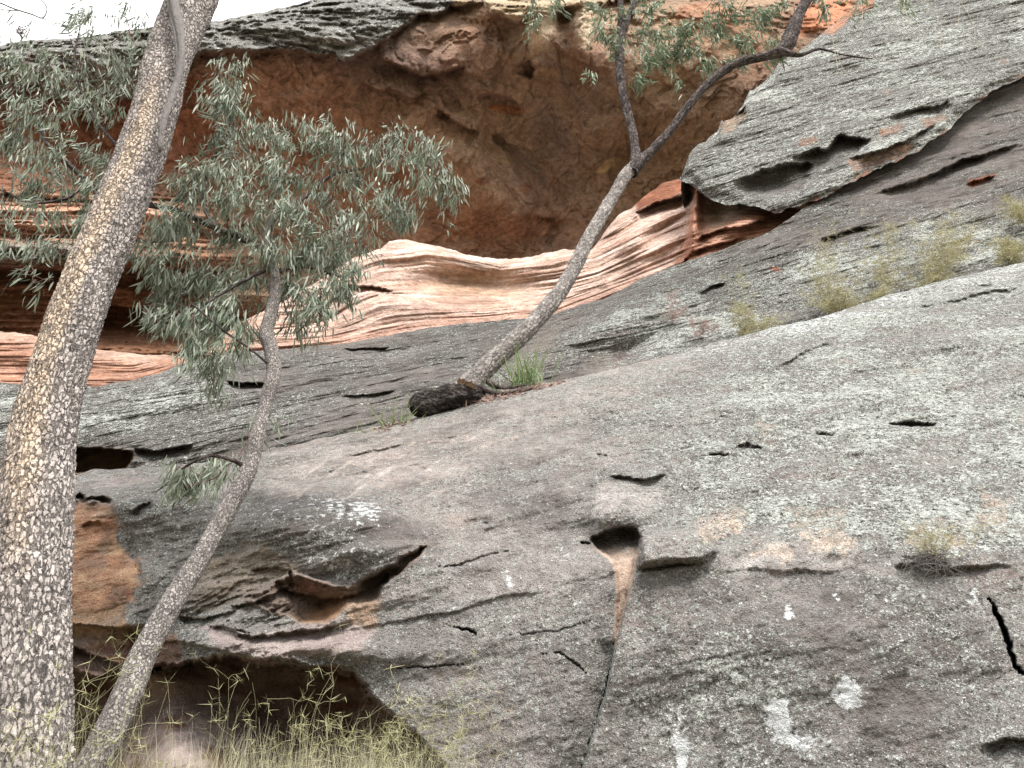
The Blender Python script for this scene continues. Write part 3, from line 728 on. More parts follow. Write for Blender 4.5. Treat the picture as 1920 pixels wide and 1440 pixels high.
def R_paint(PX, PY, W, T):
    x, y, z = W[..., 0], W[..., 1], W[..., 2]; sh = PX.shape
    base = np.broadcast_to(rgb(142, 138, 134), sh+(3,)).copy()
    n = fbm(x*.6, y*.6, z*.9, 4, .6)
    base = over(base, sstep(.0, .4, n)*.6, rgb(120, 100, 96))
    lich = .72 + .6*fbm(x*.5+5, y*.5, z*1.0, 4, .6)
    white = .03+0*n; pale = .08+.1*np.clip(n, 0, 1)
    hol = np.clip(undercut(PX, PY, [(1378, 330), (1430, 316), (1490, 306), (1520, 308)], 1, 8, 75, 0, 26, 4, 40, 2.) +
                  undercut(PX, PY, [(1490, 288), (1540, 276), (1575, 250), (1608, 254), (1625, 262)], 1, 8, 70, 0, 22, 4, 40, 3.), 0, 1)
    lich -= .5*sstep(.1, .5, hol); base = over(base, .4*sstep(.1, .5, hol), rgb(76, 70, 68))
    for i, q in enumerate([[(1495, 268), (1530, 252), (1535, 265), (1500, 278)], [(1590, 300), (1640, 286), (1700, 262), (1716, 280), (1660, 305), (1600, 325)],
              [(1645, 240), (1690, 230), (1690, 245), (1650, 256)], [(1352, 250), (1352, 224), (1374, 218), (1398, 200), (1402, 214), (1382, 238)], [(1730, 226), (1770, 210), (1780, 226), (1740, 240)],
              [(1656, 170), (1664, 172), (1660, 182)], [(1878, 112), (1890, 116), (1884, 122)]]):
        m = mask(PX, PY, q, 4, 7, 18, 9+i); base = over(base, m, rgb(180, 134, 108) if i != 3 else rgb(205, 165, 130)); lich -= .45*m
    m = sstep(10, 0, R_bot(PX)-PY)*sstep(1420, 1480, PX)*sstep(-.15, .15, fbm(PX/40, PY/40, 3.3, 4, .6)); base = over(base, m, rgb(170, 108, 80)); lich -= .6*m
    m = mask(PX, PY, [(1540, 62), (1580, 25), (1640, -20), (1640, 10), (1590, 40), (1560, 64)], 5, 5, 25, 30); base = over(base, m, rgb(200, 135, 100)); lich -= .6*m
    return base, dict(lich=lich, white=white, pale=pale, strata=np.zeros(sh))
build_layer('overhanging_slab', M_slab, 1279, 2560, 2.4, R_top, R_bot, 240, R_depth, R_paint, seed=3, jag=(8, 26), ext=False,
            roll=((.2, -.05), (.6, -.3), (1.4, -1.2)), under=((.3, .33), (.9, 1.1)))

# ---- L: banded pink ledge --------------------------------------------------------------
L_top = curve([(-400, 600), (0, 620), (80, 632), (190, 655), (250, 662), (345, 668), (400, 650), (440, 612), (480, 590), (540, 560), (600, 524), (640, 498), (665, 482), (715, 464),
               (730, 450), (760, 449), (800, 456), (850, 470), (905, 484), (940, 487), (1000, 482), (1060, 466), (1108, 470), (1122, 452), (1140, 426), (1160, 402), (1183, 393), (1206, 370),
               (1240, 345), (1300, 326), (1318, 334), (1330, 355), (1390, 378), (1440, 388), (1520, 392)])
L_bot = curve([(-400, 790), (200, 780), (600, 730), (1000, 670), (1250, 570), (1420, 480), (1520, 440)])
L_base = curve([(-400, 718), (250, 715), (420, 664), (640, 645), (850, 608), (1040, 588), (1270, 496), (1400, 455), (1520, 420)])
L_sheet = curve([(-400, 600), (600, 524), (640, 498), (715, 466), (800, 456), (940, 487), (1060, 470), (1120, 462), (1200, 420), (1280, 385), (1320, 370), (1520, 392)])
def L_s(PX, PY):
    """bedding coordinate: 0 at the crest, 1 at the foot, converging to the right"""
    a = L_sheet(PX); b = L_base(PX)+12
    s = (PY-a)/(b-a)
    return s + .05*fbm(PX/260, PY/90, 1.1, 3) + .10*gauss(PX, PY, 700, 560, 90, 40)
def L_depth(PX, PY, T):
    s = L_s(PX, PY)
    Y = 12.4 + .9*sstep(300, 900, PX) + .25*sstep(900, 1400, PX) - 1.0*(s-.3)*.9
    Y -= .8*sstep(1270, 1345, PX)
    e = np.clip(1-(PY-T)/26, 0, 1)
    Y = Y + .7*(1-np.sqrt(np.clip(1-e*e*.96, 0, 1)))
    W = P3(PX, PY, Y); x, y, z = W[..., 0], W[..., 1], W[..., 2]
    u = PX/150
    D = .16*fbm(u*.3, s*9+2, 2.2, 4, .6) + .07*fbm(u*.8, s*26, 7.2, 3, .6)
    st = fbm(u*.25, s*6, 4.4, 3)*.5+.5
    D += -.24*terrace(st, 9, .5)
    bowl = gauss(PX, PY, 890, 530, 120, 30, 4)
    D = D*(1-.85*bowl) + .75*bowl
    D += .12*fbm(x*.8, y*.8, z*.8, 3)
    # flutes rising to the right-hand fin
    r = sstep(1110, 1180, PX)
    D += r*(-.55*gauss(PX, PY, 1190, 450, 40, 22, -40) + .3*gauss(PX, PY, 1240, 430, 50, 9, -30) - .3*gauss(PX, PY, 1250, 455, 50, 9, -28) + .5*gauss(PX, PY, 1345, 400, 26, 34, 15)
             - .8*gauss(PX, PY, 1302, 410, 9, 80, 5) - .5*gauss(PX, PY, 1390, 420, 60, 16, -22))
    D += undercut(PX, PY, [(1190, 398), (1230, 378), (1270, 368), (1300, 352)], .6, 4, 26, .2, 12, 3, 24, 3.)
    D += undercut(PX, PY, [(1300, 450), (1340, 432), (1400, 420), (1450, 405)], .35, 4, 26, .15, 12, 4, 24, 4.)
    D += undercut(PX, PY, [(1270, 500), (1300, 470), (1330, 462), (1400, 440)], .3, 4, 22, .1, 10, 4, 24, 5.)
    D += undercut(PX, PY, [(640, 538), (660, 534), (700, 536), (740, 545)], .3, 3, 14, .08, 8, 2, 24, 6.)
    return Y + D
def L_paint(PX, PY, W, T):
    sh = PX.shape; s = L_s(PX, PY); x, y, z = W[..., 0], W[..., 1], W[..., 2]
    base = np.broadcast_to(rgb(218, 182, 164), sh+(3,)).copy()
    n = fbm(PX/200, s*14, 3.3, 4, .6)
    base = over(base, sstep(-.05, .35, n)*.8, rgb(230, 204, 192))
    base = over(base, sstep(.05, .4, -n)*.6, rgb(198, 148, 124))
    base = over(base, sstep(14, 0, PY-T)*.6*sstep(560, 700, PX), rgb(226, 205, 190))
    base = over(base, .8*gauss(PX, PY, 890, 535, 110, 30, 4), rgb(190, 150, 110))
    base = over(base, sstep(.75, 1.05, s)*.7, rgb(188, 116, 84))
    m = sstep(560, 380, PX)                                   # orange left end
    oc = over(np.broadcast_to(rgb(190, 138, 112), sh+(3,)), sstep(30, 6, PY-T)*.7, rgb(200, 170, 150))
    oc = over(oc, sstep(.0, .35, fbm(PX/60, PY/14, 1., 4, .6))*.5, rgb(196, 130, 92))
    base = base*(1-m[..., None]) + oc*m[..., None]
    m = mask(PX, PY, [(1292, 330), (1325, 330), (1320, 400), (1330, 460), (1290, 500), (1265, 500), (1285, 440), (1300, 380)], 6, 5, 30, 1)
    base = over(base, m, rgb(204, 144, 116))
    m = mask(PX, PY, [(1330, 420), (1400, 400), (1480, 385), (1520, 400), (1400, 460), (1290, 500), (1300, 460)], 6, 6, 30, 2)
    base = over(base, m, rgb(206, 150, 122))
    m = mask(PX, PY, [(1190, 372), (1240, 340), (1300, 322), (1310, 345), (1260, 372), (1196, 396)], 4, 4, 30, 3)
    base = over(base, m, rgb(170, 104, 74))
    m = mask(PX, PY, [(1325, 352), (1390, 378), (1400, 405), (1330, 428)], 6, 4, 30, 4)
    base = over(base, m, rgb(206, 178, 150))
    z0 = np.zeros(sh)
    return base, dict(lich=z0, white=z0, pale=z0+.08, strata=np.clip(s+1.0, .05, None))
build_layer('sandstone_ledge', M_cliff, -700, 1500, 2.4, L_top, L_bot, 170, L_depth, L_paint, seed=4, ext=False, jag=(4, 40), roll=((.3, -.05), (1.0, -.3), (2.2, -1.0), (4, -1.4)))

# ---- C: cave and cliff top ------------------------------------------------------------------
C_top = curve([(-400, 140), (-20, 96), (20, 80), (60, 74), (120, 72), (170, 70), (200, 66), (215, 60), (250, 54), (330, 48), (395, 42), (430, 34), (470, 26), (520, 14),
               (560, 8), (600, -4), (700, -30), (900, -90), (1300, -140), (2200, -200)])
LIP = [(-300, 190), (0, 172), (60, 168), (130, 190), (165, 205), (195, 178), (230, 185), (300, 150), (380, 96), (430, 96), (500, 92), (560, 92), (605, 96), (640, 118), (668, 100), (700, 92), (732, 62), (745, 42),
       (775, 30), (815, 22), (850, 6), (905, -2), (925, 26), (960, 42), (985, 30), (1030, 26), (1080, 12), (1150, -5), (1300, -40), (1700, -60), (2300, -80)]
lip_y = curve(LIP)
C_grid = smooth_grid([-400, 0, 250, 450, 700, 950, 1200, 1450, 1700, 2200],
    [-300, -60, 40, 110, 200, 300, 400, 500, 600, 800],
    [[16]*10, [15.5]*10,
     [14.2, 14.2, 14.2, 14, 14.0, 14, 14, 14, 14, 14],
     [13.6, 13.6, 13.8, 14, 14.4, 14.6, 14.4, 14.4, 14.2, 14.2],
     [14.2, 14.6, 15.0, 15.4, 15.8, 16.2, 15.6, 15.2, 15, 15],
     [14.6, 15.2, 16.0, 16.8, 17.2, 17.6, 17.4, 16.4, 16, 16],
     [13.8, 14.2, 15.8, 17.6, 18.4, 18.6, 18.4, 17.4, 17, 17],
     [14.6, 15.0, 16.4, 17.8, 19, 19.2, 19, 18.2, 18, 18],
     [15.5, 15.8, 16.4, 17.8, 19, 19.2, 19, 18.5, 18, 18],
     [14.2, 14.2, 14.6, 16, 18, 18, 18, 18, 18, 18]])
def C_depth(PX, PY, T):
    Y = C_grid(PX, PY)
    wx, wy = warp(PX, PY, 16, 60, 3.); wx, wy = warp(wx, wy, 7, 14, 5.)
    L = lip_y(wx); sd = wy - L                     # >0 inside the cave
    rim = sstep(3, -3, sd)
    Y = Y + .75*sstep(-4, 10, sd)*np.exp(-np.clip(sd, 0, None)/160)
    e = np.clip(1-(PY-T)/34, 0, 1)
    Y = Y + .9*(1-np.sqrt(np.clip(1-e*e*.96, 0, 1)))
    W = P3(PX, PY, Y); x, y, z = W[..., 0], W[..., 1], W[..., 2]
    Dr = .55*fbm(x*.45, y*.3, z*1.1, 5, .62) + .28*ridged(x*.6+fbm(x, y, z, 2), y*.5, z*2.2+.4*x, 4) + .16*fbm(x*2.4, y*2.4, z*4, 5, .68) - .22*terrace(fbm(x*.9+3, y*.9, z*2.4, 4, .6)*.5+.5, 7, .8)
    xx = x + .7*fbm(x*.5, y*.5, z*.5, 3); zz = z + .7*fbm(x*.5+9, y*.5, z*.5, 3)
    f1 = fbm(xx*.45, y*.3, zz*.5, 3, .5)*.5+.5
    shell = gauss(PX, PY, 820, 170, 260, 120, 8)
    Di = .5*fbm(x*.3, y*.3, z*.35, 3) + .09*fbm(x*1.6, y*1.6, z*1.6, 5, .6) + .06*ridged(x*1.3, y, z*1.3, 3)
    Di += -(.7+.7*shell)*terrace(f1, 11, .9)*.8 - .35*terrace(fbm(xx*1.3, y*.8, zz*1.5, 3, .5)*.5+.5, 6, .88) + .12*shell*np.abs(fbm(xx*1.1, y*.6, zz*1.0, 4, .55))*2
    D = rim*(Dr-.35) + (1-rim)*Di
    # diagonal rib across the back wall and the low bulge left of it
    D += .22*crack(PX, PY, [(930, 260), (980, 300), (1010, 330), (1030, 370), (1045, 410), (1030, 455)], 30, 1.0, 8, 60, 1.)
    D += -.9*gauss(PX, PY, 900, 330, 110, 60, 30) - .5*gauss(PX, PY, 960, 400, 80, 40)
    D += undercut(PX, PY, [(820, 200), (850, 225), (880, 240), (900, 245)], .3, 4, 40, .2, 20, 4, 40, 2.)
    D += undercut(PX, PY, [(895, 178), (930, 176), (960, 184), (985, 205)], .35, 4, 40, .15, 20, 4, 40, 3.)
    D += undercut(PX, PY, [(995, 110), (1004, 130), (998, 150)], .5, 4, 40, .2, 20, 4, 40, 4.)
    D += undercut(PX, PY, [(1030, 62), (1060, 100), (1100, 120), (1150, 130)], .12, 8, 60, .1, 30, 4, 40, 4.)
    D += undercut(PX, PY, [(700, 105), (760, 125), (790, 140), (840, 130), (870, 120)], .4, 5, 50, .25, 30, 8, 40, 5.)
    D += undercut(PX, PY, [(680, 150), (705, 170), (730, 165), (770, 185), (800, 170)], .35, 5, 50, .2, 30, 8, 40, 5.5)
    D += undercut(PX, PY, [(1010, 405), (1020, 408), (1040, 405)], .3, 4, 30, .15, 16, 3, 40, 6.)
    # pendants hanging from the roof
    for cx, cy, rx, ry in ((1014, 30, 30, 66), (1092, 30, 20, 62), (950, 16, 50, 24)):
        D += -1.2*gauss(PX, PY, cx, cy, rx, ry)**.7
    # left wall: layered bands, shelf and the deep slot
    lw = sstep(560, 380, PX)*sstep(330, 370, PY)
    s = (PY + 8*fbm(PX/120, PY/60, 1., 3) - .03*PX)
    D += lw*(.55*fbm(PX/400, s/9, 3.3, 4, .6))
    D += lw*(-1.1*np.exp(-((s-470)/26)**2) - .5*np.exp(-((s-400)/30)**2) + 1.4*np.exp(-((s-598)/32)**2)*sstep(80, 160, PX) - .8*np.exp(-((s-540)/16)**2)*.5)
    D += undercut(PX, PY, [(-200, 500), (0, 500), (150, 505), (300, 512), (460, 520)], .9, 6, 70, .3, 16, 5, 60, 7.)
    D += undercut(PX, PY, [(140, 560), (220, 572), (330, 585), (470, 590)], 1.3, 6, 90, .2, 16, 5, 60, 8.)
    D += undercut(PX, PY, [(-200, 340), (0, 362), (140, 372), (260, 380)], .2, 6, 30, .3, 16, 5, 60, 9.)
    return Y + D
def C_paint(PX, PY, W, T):
    sh = PX.shape; x, y, z = W[..., 0], W[..., 1], W[..., 2]
    wx, wy = warp(PX, PY, 16, 60, 3.); wx, wy = warp(wx, wy, 7, 14, 5.); sd = wy - lip_y(wx)
    rim = sstep(6, -4, sd)
    n = fbm(x*.35, y*.35, z*.35, 4, .55); n2 = fbm(x*.8+4, y*.8, z*1.4, 4, .6)
    base = np.broadcast_to(rgb(152, 122, 98), sh+(3,)).copy()
    base = over(base, sstep(-.05, .35, n)*.6, rgb(176, 144, 112))
    base = over(base, sstep(.05, .35, -n)*.5, rgb(154, 106, 78))
    base = over(base, sstep(.1, .5, n2)*.4, rgb(138, 108, 92))
    # rust to the lower left, buff to the lower right, dusky violet streaks top centre
    base = over(base, .6*gauss(PX, PY, 620, 330, 200, 130), rgb(164, 104, 70))
    base = over(base, .7*gauss(PX, PY, 880, 420, 150, 50), rgb(160, 104, 74))
    base = over(base, .65*gauss(PX, PY, 470, 180, 110, 80), rgb(158, 108, 80))
    base = over(base, .6*gauss(PX, PY, 1230, 300, 160, 160), rgb(142, 112, 82))
    base = over(base, .6*gauss(PX, PY, 880, 290, 110, 40, 20), rgb(156, 126, 96))
    base = over(base, .75*gauss(PX, PY, 760, 130, 170, 60, 10), rgb(100, 78, 74))
    xr = fbm((PX-.7*PY)/60, (PX+PY)/600, 1.1, 4, .6)
    v = gauss(PX, PY, 1060, 240, 90, 110, 25)
    base = over(base, np.clip(v*(.55+1.3*xr), 0, .85), rgb(112, 98, 96))
    base = over(base, .45*crack(PX, PY, [(925, 262), (975, 295), (1010, 325), (1026, 360)], 16, 1., 6, 20, 1.), rgb(80, 74, 76))
    for cx, cy, rx, ry, a, c, am in ((950, 205, 38, 9, 8, (178, 110, 70), .9), (1140, 310, 26, 9, -35, (190, 160, 112), .9), (905, 340, 14, 8, 0, (140, 74, 48), .7), (985, 352, 14, 9, 0, (130, 76, 50), .7),
                                 (1030, 135, 20, 8, 10, (170, 135, 95), .8), (985, 85, 50, 30, 20, (158, 128, 100), .7), (1330, 30, 80, 30, 0, (170, 110, 80), .7), (1350, 60, 70, 60, 0, (160, 118, 84), .5)):
        base = over(base, am*sstep(.3, .6, gauss(PX, PY, cx, cy, rx, ry, a)+.12*n2), rgb(*c))
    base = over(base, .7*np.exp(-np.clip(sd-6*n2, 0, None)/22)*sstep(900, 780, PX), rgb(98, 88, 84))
    for cx, cy, rx, ry in ((1014, 36, 30, 62), (1094, 32, 22, 60), (1062, 0, 60, 26)):
        base = over(base, .85*sstep(.25, .6, gauss(PX, PY, cx, cy, rx, ry)+.15*n2), rgb(206, 184, 152))
    lich = sstep(-2, -9, sd)*(.5+.3*n2); white = .1*rim; strata = np.zeros(sh)
    base = over(base, rim, rgb(146, 142, 136))
    m = rim*sstep(840, 860, PX)
    base = over(base, m, rgb(200, 172, 134)); lich *= 1-m
    base = over(base, mask(PX, PY, [(1500, -60), (1620, -60), (1580, 40), (1500, 70)], 10, 8, 30, 2), rgb(196, 120, 82))
    # left banded wall
    lw = sstep(470, 350, PX)*sstep(345, 375, PY)
    s = (PY + 8*fbm(PX/120, PY/60, 1., 3) - .03*PX)
    bc = np.broadcast_to(rgb(150, 104, 76), sh+(3,)).copy()
    bc = over(bc, sstep(0, .3, fbm(PX/500, s/12, 5.5, 4, .6))*.8, rgb(190, 150, 122))
    bc = over(bc, np.exp(-((s-405)/32)**2), rgb(214, 164, 134))
    g = np.exp(-((s-475)/22)**2)*sstep(300, 180, PX)
    bc = over(bc, g, rgb(120, 116, 108)); lich += lw*g*.8
    bc = over(bc, sstep(505, 520, s), rgb(138, 96, 68))
    base = base*(1-lw[..., None]) + bc*lw[..., None]
    m = mask(PX, PY, [(-300, 190), (150, 205), (230, 190), (330, 150), (420, 130), (420, 300), (250, 360), (-300, 350)], 14, 12, 40, 7)
    base = over(base, m*.7*(1-rim), rgb(150, 82, 54))
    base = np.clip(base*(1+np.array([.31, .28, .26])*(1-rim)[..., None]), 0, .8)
    pale = .05*(1-rim) + .06*rim
    return base, dict(lich=lich, white=white, pale=pale+0*n, strata=lw*np.clip(s/120, .02, None))
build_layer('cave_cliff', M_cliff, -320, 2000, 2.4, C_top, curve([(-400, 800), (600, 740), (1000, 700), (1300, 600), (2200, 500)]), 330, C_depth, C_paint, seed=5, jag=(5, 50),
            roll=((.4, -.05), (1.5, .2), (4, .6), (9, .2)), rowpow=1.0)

#SPLIT
# ---------------------------------------------------------------- ground
M_ground = (lambda t: t.fin(t.mix(t.noise(t.geo(), 3, 6, .7), (.10, .085, .05), (.24, .20, .13)), t.bump(t.noise(t.geo(), 14, 6, .7), .8, .05)))(NT('dry_ground'))
def ground():
    ax = np.concatenate([-np.geomspace(600, 12, 14), np.linspace(-10, 10, 61), np.geomspace(12, 600, 14)])
    ay = np.concatenate([-np.geomspace(600, 12, 14), np.linspace(-10, 9, 58), np.geomspace(12, 600, 12)])
    X, Yy = np.meshgrid(ax, ay)
    Z = 1.38*sstep(.3, 4.6, Yy) + .05*fbm(X*.7, Yy*.7, 0.3, 4)
    Z = Z - 9*sstep(-4, -40, Yy) - .4*sstep(5.5, 9, Yy)
    o = mesh_obj('ground', np.stack([X, Yy, Z], -1).reshape(-1, 3), grid_faces(*X.shape), M_ground)
    o['kind'] = 'structure'
ground()
def gz(x, y): return float(1.38*sstep(.3, 4.6, np.array(y)))

# ---------------------------------------------------------------- tubes and bark
def catmull(pts, n):
    p = np.array(pts, float)
    P = np.vstack([2*p[0]-p[1], p, 2*p[-1]-p[-2]])
    m = len(p)-1
    t = np.linspace(0, m-1e-9, n); i = t.astype(int); f = (t-i)[:, None]
    a, b, c, d = P[i], P[i+1], P[i+2], P[i+3]
    return .5*(2*b + (c-a)*f + (2*a-5*b+4*c-d)*f*f + (3*b-a-3*c+d)*f**3)

def frames(c):
    T = np.gradient(c, axis=0); T /= np.linalg.norm(T, axis=1)[:, None]
    u = np.cross(T[0], [0, 1, 0]); 
    if np.linalg.norm(u) < .1: u = np.cross(T[0], [1, 0, 0])
    u /= np.linalg.norm(u); U = [u]
    for k in range(1, len(c)):
        u = U[-1] - T[k]*np.dot(U[-1], T[k]); u /= np.linalg.norm(u); U.append(u)
    U = np.array(U); return T, U, np.cross(T, U)

def path_px(pts):
    """[(px, py, Y, width_px)] -> world centre line and radii"""
    c = np.array([P3(a, b, Y) for a, b, Y, w in pts]); r = np.array([w*.5*mpp(b, Y) for a, b, Y, w in pts])
    return np.hstack([c, r[:, None]])

def thinner(k, pts): return path_px([(a, b, Y, w*k) for a, b, Y, w in pts])

def worley(a, b, na, seed):
    """2-D cells; a is periodic with period na (integer). returns F1, F2, cell random, local offsets"""
    ia = np.floor(a).astype(int); ib = np.floor(b).astype(int)
    F1 = np.full(a.shape, 9.); F2 = np.full(a.shape, 9.); R = np.zeros(a.shape); OX = np.zeros(a.shape); OY = np.zeros(a.shape)
    for da in (-1, 0, 1):
        for db in (-1, 0, 1):
            ca = (ia+da) % na; cb = ib+db
            h = (ca*7349 + cb*9151 + seed*331) & 0x7fffffff
            h = (h ^ (h >> 5))*2654435 & 0x7fffffff
            h = (h ^ (h >> 7))*40503 & 0x7fffffff
            rx = (h & 1023)/1023.; ry = ((h >> 10) & 1023)/1023.; rr = ((h >> 5) & 511)/511.
            ex = ia+da+.1+.8*rx - a; ey = cb+.1+.8*ry - b
            d = np.sqrt(ex*ex+ey*ey)
            m = d < F1
            F2 = np.where(m, F1, np.minimum(F2, d))
            R = np.where(m, rr, R); OX = np.where(m, ex, OX); OY = np.where(m, ey, OY); F1 = np.where(m, d, F1)
    return F1, F2, R, OX, OY

def bark_tube(name, path, nl, nc, mat, parent, plate=.028, relief=.008, elong=1.4, seed=0, lump=.03, tint=None, cap=False, flare=0.0):
    q = catmull(path, nl); c = q[:, :3]; r = np.clip(q[:, 3], .001, None)
    if flare: r = r*(1+flare*np.exp(-np.linspace(0, 1, nl)*14))
    T, U, V = frames(c)
    L = np.concatenate([[0], np.cumsum(np.linalg.norm(np.diff(c, axis=0), axis=1))])
    th = np.linspace(0, 2*pi, nc, endpoint=False)
    TH, LL = np.meshgrid(th, L); R0 = float(r.mean()); RR = np.repeat(r[:, None], nc, 1)
    na = max(5, int(round(2*pi*R0/plate)))
    nx = np.cos(TH); ny = np.sin(TH)
    wa = .8*fbm(nx*4, ny*4, LL*14+seed, 5, .66); wb = 1.2*fbm(nx*4+9, ny*4, LL*14+seed, 5, .66)
    F1, F2, R, OX, OY = worley(TH/(2*pi)*na + wa, LL/(plate*elong) + wb, na, seed)
    edge = F2-F1
    plateh = sstep(0.03, .13, edge)*(.5+.5*R) + .5*(-OY)*sstep(.03, .12, edge) + .3*OX   # plates curl away at their lower end
    fine = fbm(nx*RR*160, ny*RR*160, LL*110, 3)*.25
    fis = np.clip(ridged(nx*5*R0/.13, ny*5*R0/.13, LL*3.2+seed, 3)-.55, 0, 1)      # long shallow furrows
    D = relief*(plateh-.5+fine) - relief*2.2*fis*.5 + R0*lump*2.4*fbm(nx*1.3, ny*1.3, LL*2.2+seed, 4) + relief*.9*fbm(nx*3, ny*3, LL*9, 3)
    rr = RR + D
    W = c[:, None] + (U[:, None]*nx[..., None] + V[:, None]*ny[..., None])*rr[..., None]
    crackm = 1-sstep(0.03, .19, edge)
    at = dict(crack=crackm.ravel(), cell=R.ravel(), surf=np.stack([(TH/(2*pi)*na + wa*.8).ravel(), (LL/(plate*elong) + wb*.8).ravel(), np.full(TH.size, seed*3.1)], 1))
    t = np.zeros(TH.shape)
    if tint: t = tint(W, nx, ny, LL/L[-1], U, V)
    at['tint'] = t.ravel()
    f = grid_faces(nl, nc, True)
    vv = W.reshape(-1, 3)
    o = mesh_obj(name, vv, f, mat, parent, True, at)
    return o

def bark_material(name, light, mid, dark, tintc=(.5, .32, .15), fs=1.0, wsh=.5, cks=.92):
    t = NT(name); g = t.geo()
    cell = t.attr('cell', True); cr = t.attr('crack', True); ti = t.attr('tint', True)
    sv = t.attr('surf')
    wv = t.n('ShaderNodeVectorMath'); wv.operation = 'MULTIPLY_ADD'; nn = t.n('ShaderNodeTexNoise'); nn.inputs['Scale'].default_value = 1.7; nn.inputs['Detail'].default_value = 5; nn.inputs['Roughness'].default_value = .72
    t.l(sv, nn.inputs['Vector']); t.l(nn.outputs['Color'], wv.inputs[0]); wv.inputs[1].default_value = (1.5, 1.7, 0); t.l(sv, wv.inputs[2])
    ed = t.voro(wv.outputs[0], 1.0, 'DISTANCE_TO_EDGE'); vc = t.n('ShaderNodeTexVoronoi'); vc.inputs['Scale'].default_value = 1.0; t.l(wv.outputs[0], vc.inputs['Vector'])
    scv = t.n('ShaderNodeSeparateColor'); t.l(vc.outputs['Color'], scv.inputs[0]); cell = scv.outputs[0]
    c = t.mix(cell, mid, light)
    c = t.mix(t.math('MULTIPLY', t.ramp(scv.outputs[1], .72, .9), .3), c, dark)
    c = t.mix(t.math('MULTIPLY', t.ramp(t.noise(g, 5*fs, 5, .65), .40, .62), wsh), c, dark)
    tn = t.noise(g, 22*fs, 5, .7)
    c = t.mix(t.math('MULTIPLY', t.ramp(t.math('ADD', t.math('MULTIPLY', tn, .5), t.math('MULTIPLY', ti, .7)), .40, 1.0), .9), c, t.mix(t.noise(g, 9, 3), tintc, tuple(min(1, x*1.25) for x in tintc)))
    c = t.mix(1.0, c, t.mix(t.ramp(t.noise(g, 90*fs, 5, .75), .3, .7), (.60, .59, .58), (1.25, 1.25, 1.25)), 'MULTIPLY')
    gapw = t.math('MULTIPLY_ADD', t.noise(g, 18*fs, 4, .7), .42, -.13)
    ck = t.ramp(ed, gapw, t.math('MULTIPLY', gapw, .25))
    c = t.mix(t.ramp(ti, .85, 1.25, 0, .85), c, (.56, .31, .13))
    # long vertical furrows running across the plates
    fu = t.ramp(t.noise(t.mapping(sv, (.85, .16, 1)), 1.0, 5, .72, .6), .40, .30)
    c = t.mix(t.math('MULTIPLY', fu, .22), c, dark)
    ckm = t.math('MULTIPLY', ck, t.ramp(t.noise(sv, 1.1, 4, .7), .36, .58, .25, 1.0))
    c = t.mix(t.math('MULTIPLY', ckm, cks), c, tuple(x*.25 for x in dark))
    h = t.math('ADD', t.math('MULTIPLY', t.ramp(ed, 0, .16), 2.2), t.math('MULTIPLY', cell, 1.1))
    h = t.math('SUBTRACT', h, t.math('MULTIPLY', fu, 1.0))
    n = t.math('ADD', t.math('ADD', t.math('MULTIPLY', t.noise(g, 120*fs, 4, .7), .6), t.math('MULTIPLY', t.noise(g, 34*fs, 4, .7), 1.2)), h)
    return t.fin(c, t.bump(n, 1.0, .006/fs), .9, .15)

M_bark_big = bark_material('plated_bark', (.54, .485, .45), (.42, .375, .35), (.19, .168, .16), (.62, .48, .35), 1, .38, .85)
M_bark_thin = bark_material('grey_box_bark', (.47, .43, .40), (.30, .27, .255), (.10, .09, .085), (.40, .30, .2), 1.6, .4, .42)
M_bark_dark = bark_material('dark_stringy_bark', (.21, .175, .165), (.12, .10, .095), (.045, .038, .036), (.3, .19, .14), 1.2, .6)
M_dead = (lambda t: t.fin(t.mix(t.noise(t.mapping(t.geo(), (1, 1, .12)), 60, 5, .7), (.07, .062, .058), (.24, .22, .21)), t.bump(t.noise(t.mapping(t.geo(), (1, 1, .1)), 90, 4), .6, .004)))(NT('dead_grey_wood'))
M_char = (lambda t: t.fin(t.mix(t.ramp(t.noise(t.mapping(t.geo(), (1, 1, 2.5)), 14, 6, .7), .42, .7), (.018, .015, .014), (.13, .11, .10)), t.bump(t.noise(t.mapping(t.geo(), (1.2, 1, 3)), 16, 6, .7), 1, .03)))(NT('charred_wood'))
M_twig = (lambda t: t.fin(t.mix(t.noise(t.geo(), 30, 3), (.10, .045, .04), (.22, .13, .115))))(NT('twig_bark'))
M_straw = (lambda t: t.fin(t.mix(t.noise(t.geo(), 20, 3), (.30, .25, .17), (.5, .44, .33))))(NT('dry_stem'))

def leaf_material(name, a, b, c, back):
    t = NT(name)
    r = t.attr('rnd', True)
    col = t.mix(t.ramp(r, 0, .6, smooth=False), a, b); col = t.mix(t.ramp(r, .6, 1, smooth=False), col, c)
    geo = t.n('ShaderNodeNewGeometry')
    col = t.mix(geo.outputs['Backfacing'], col, t.mix(.5, col, back))
    t.b.inputs['Subsurface Weight'].default_value = 0
    m = t.fin(col, None, .5, .45)
    tr = t.n('ShaderNodeBsdfTranslucent'); t.l(col, tr.inputs[0])
    ms = t.n('ShaderNodeMixShader'); ms.inputs[0].default_value = .22
    t.l(t.b.outputs[0], ms.inputs[1]); t.l(tr.outputs[0], ms.inputs[2]); t.l(ms.outputs[0], t.out.inputs[0])
    return m
M_leaf = leaf_material('gum_leaf', (.075, .105, .07), (.175, .22, .15), (.43, .46, .36), (.40, .44, .36))
M_leaf_r = leaf_material('gum_leaf_fresh', (.10, .15, .08), (.19, .25, .15), (.33, .38, .25), (.28, .33, .24))
M_turf = leaf_material('dry_grass_blade', (.27, .26, .15), (.44, .41, .27), (.62, .56, .42), (.45, .42, .3))
M_grass = leaf_material('grass_blade', (.24, .25, .11), (.42, .41, .21), (.60, .55, .36), (.4, .38, .2))
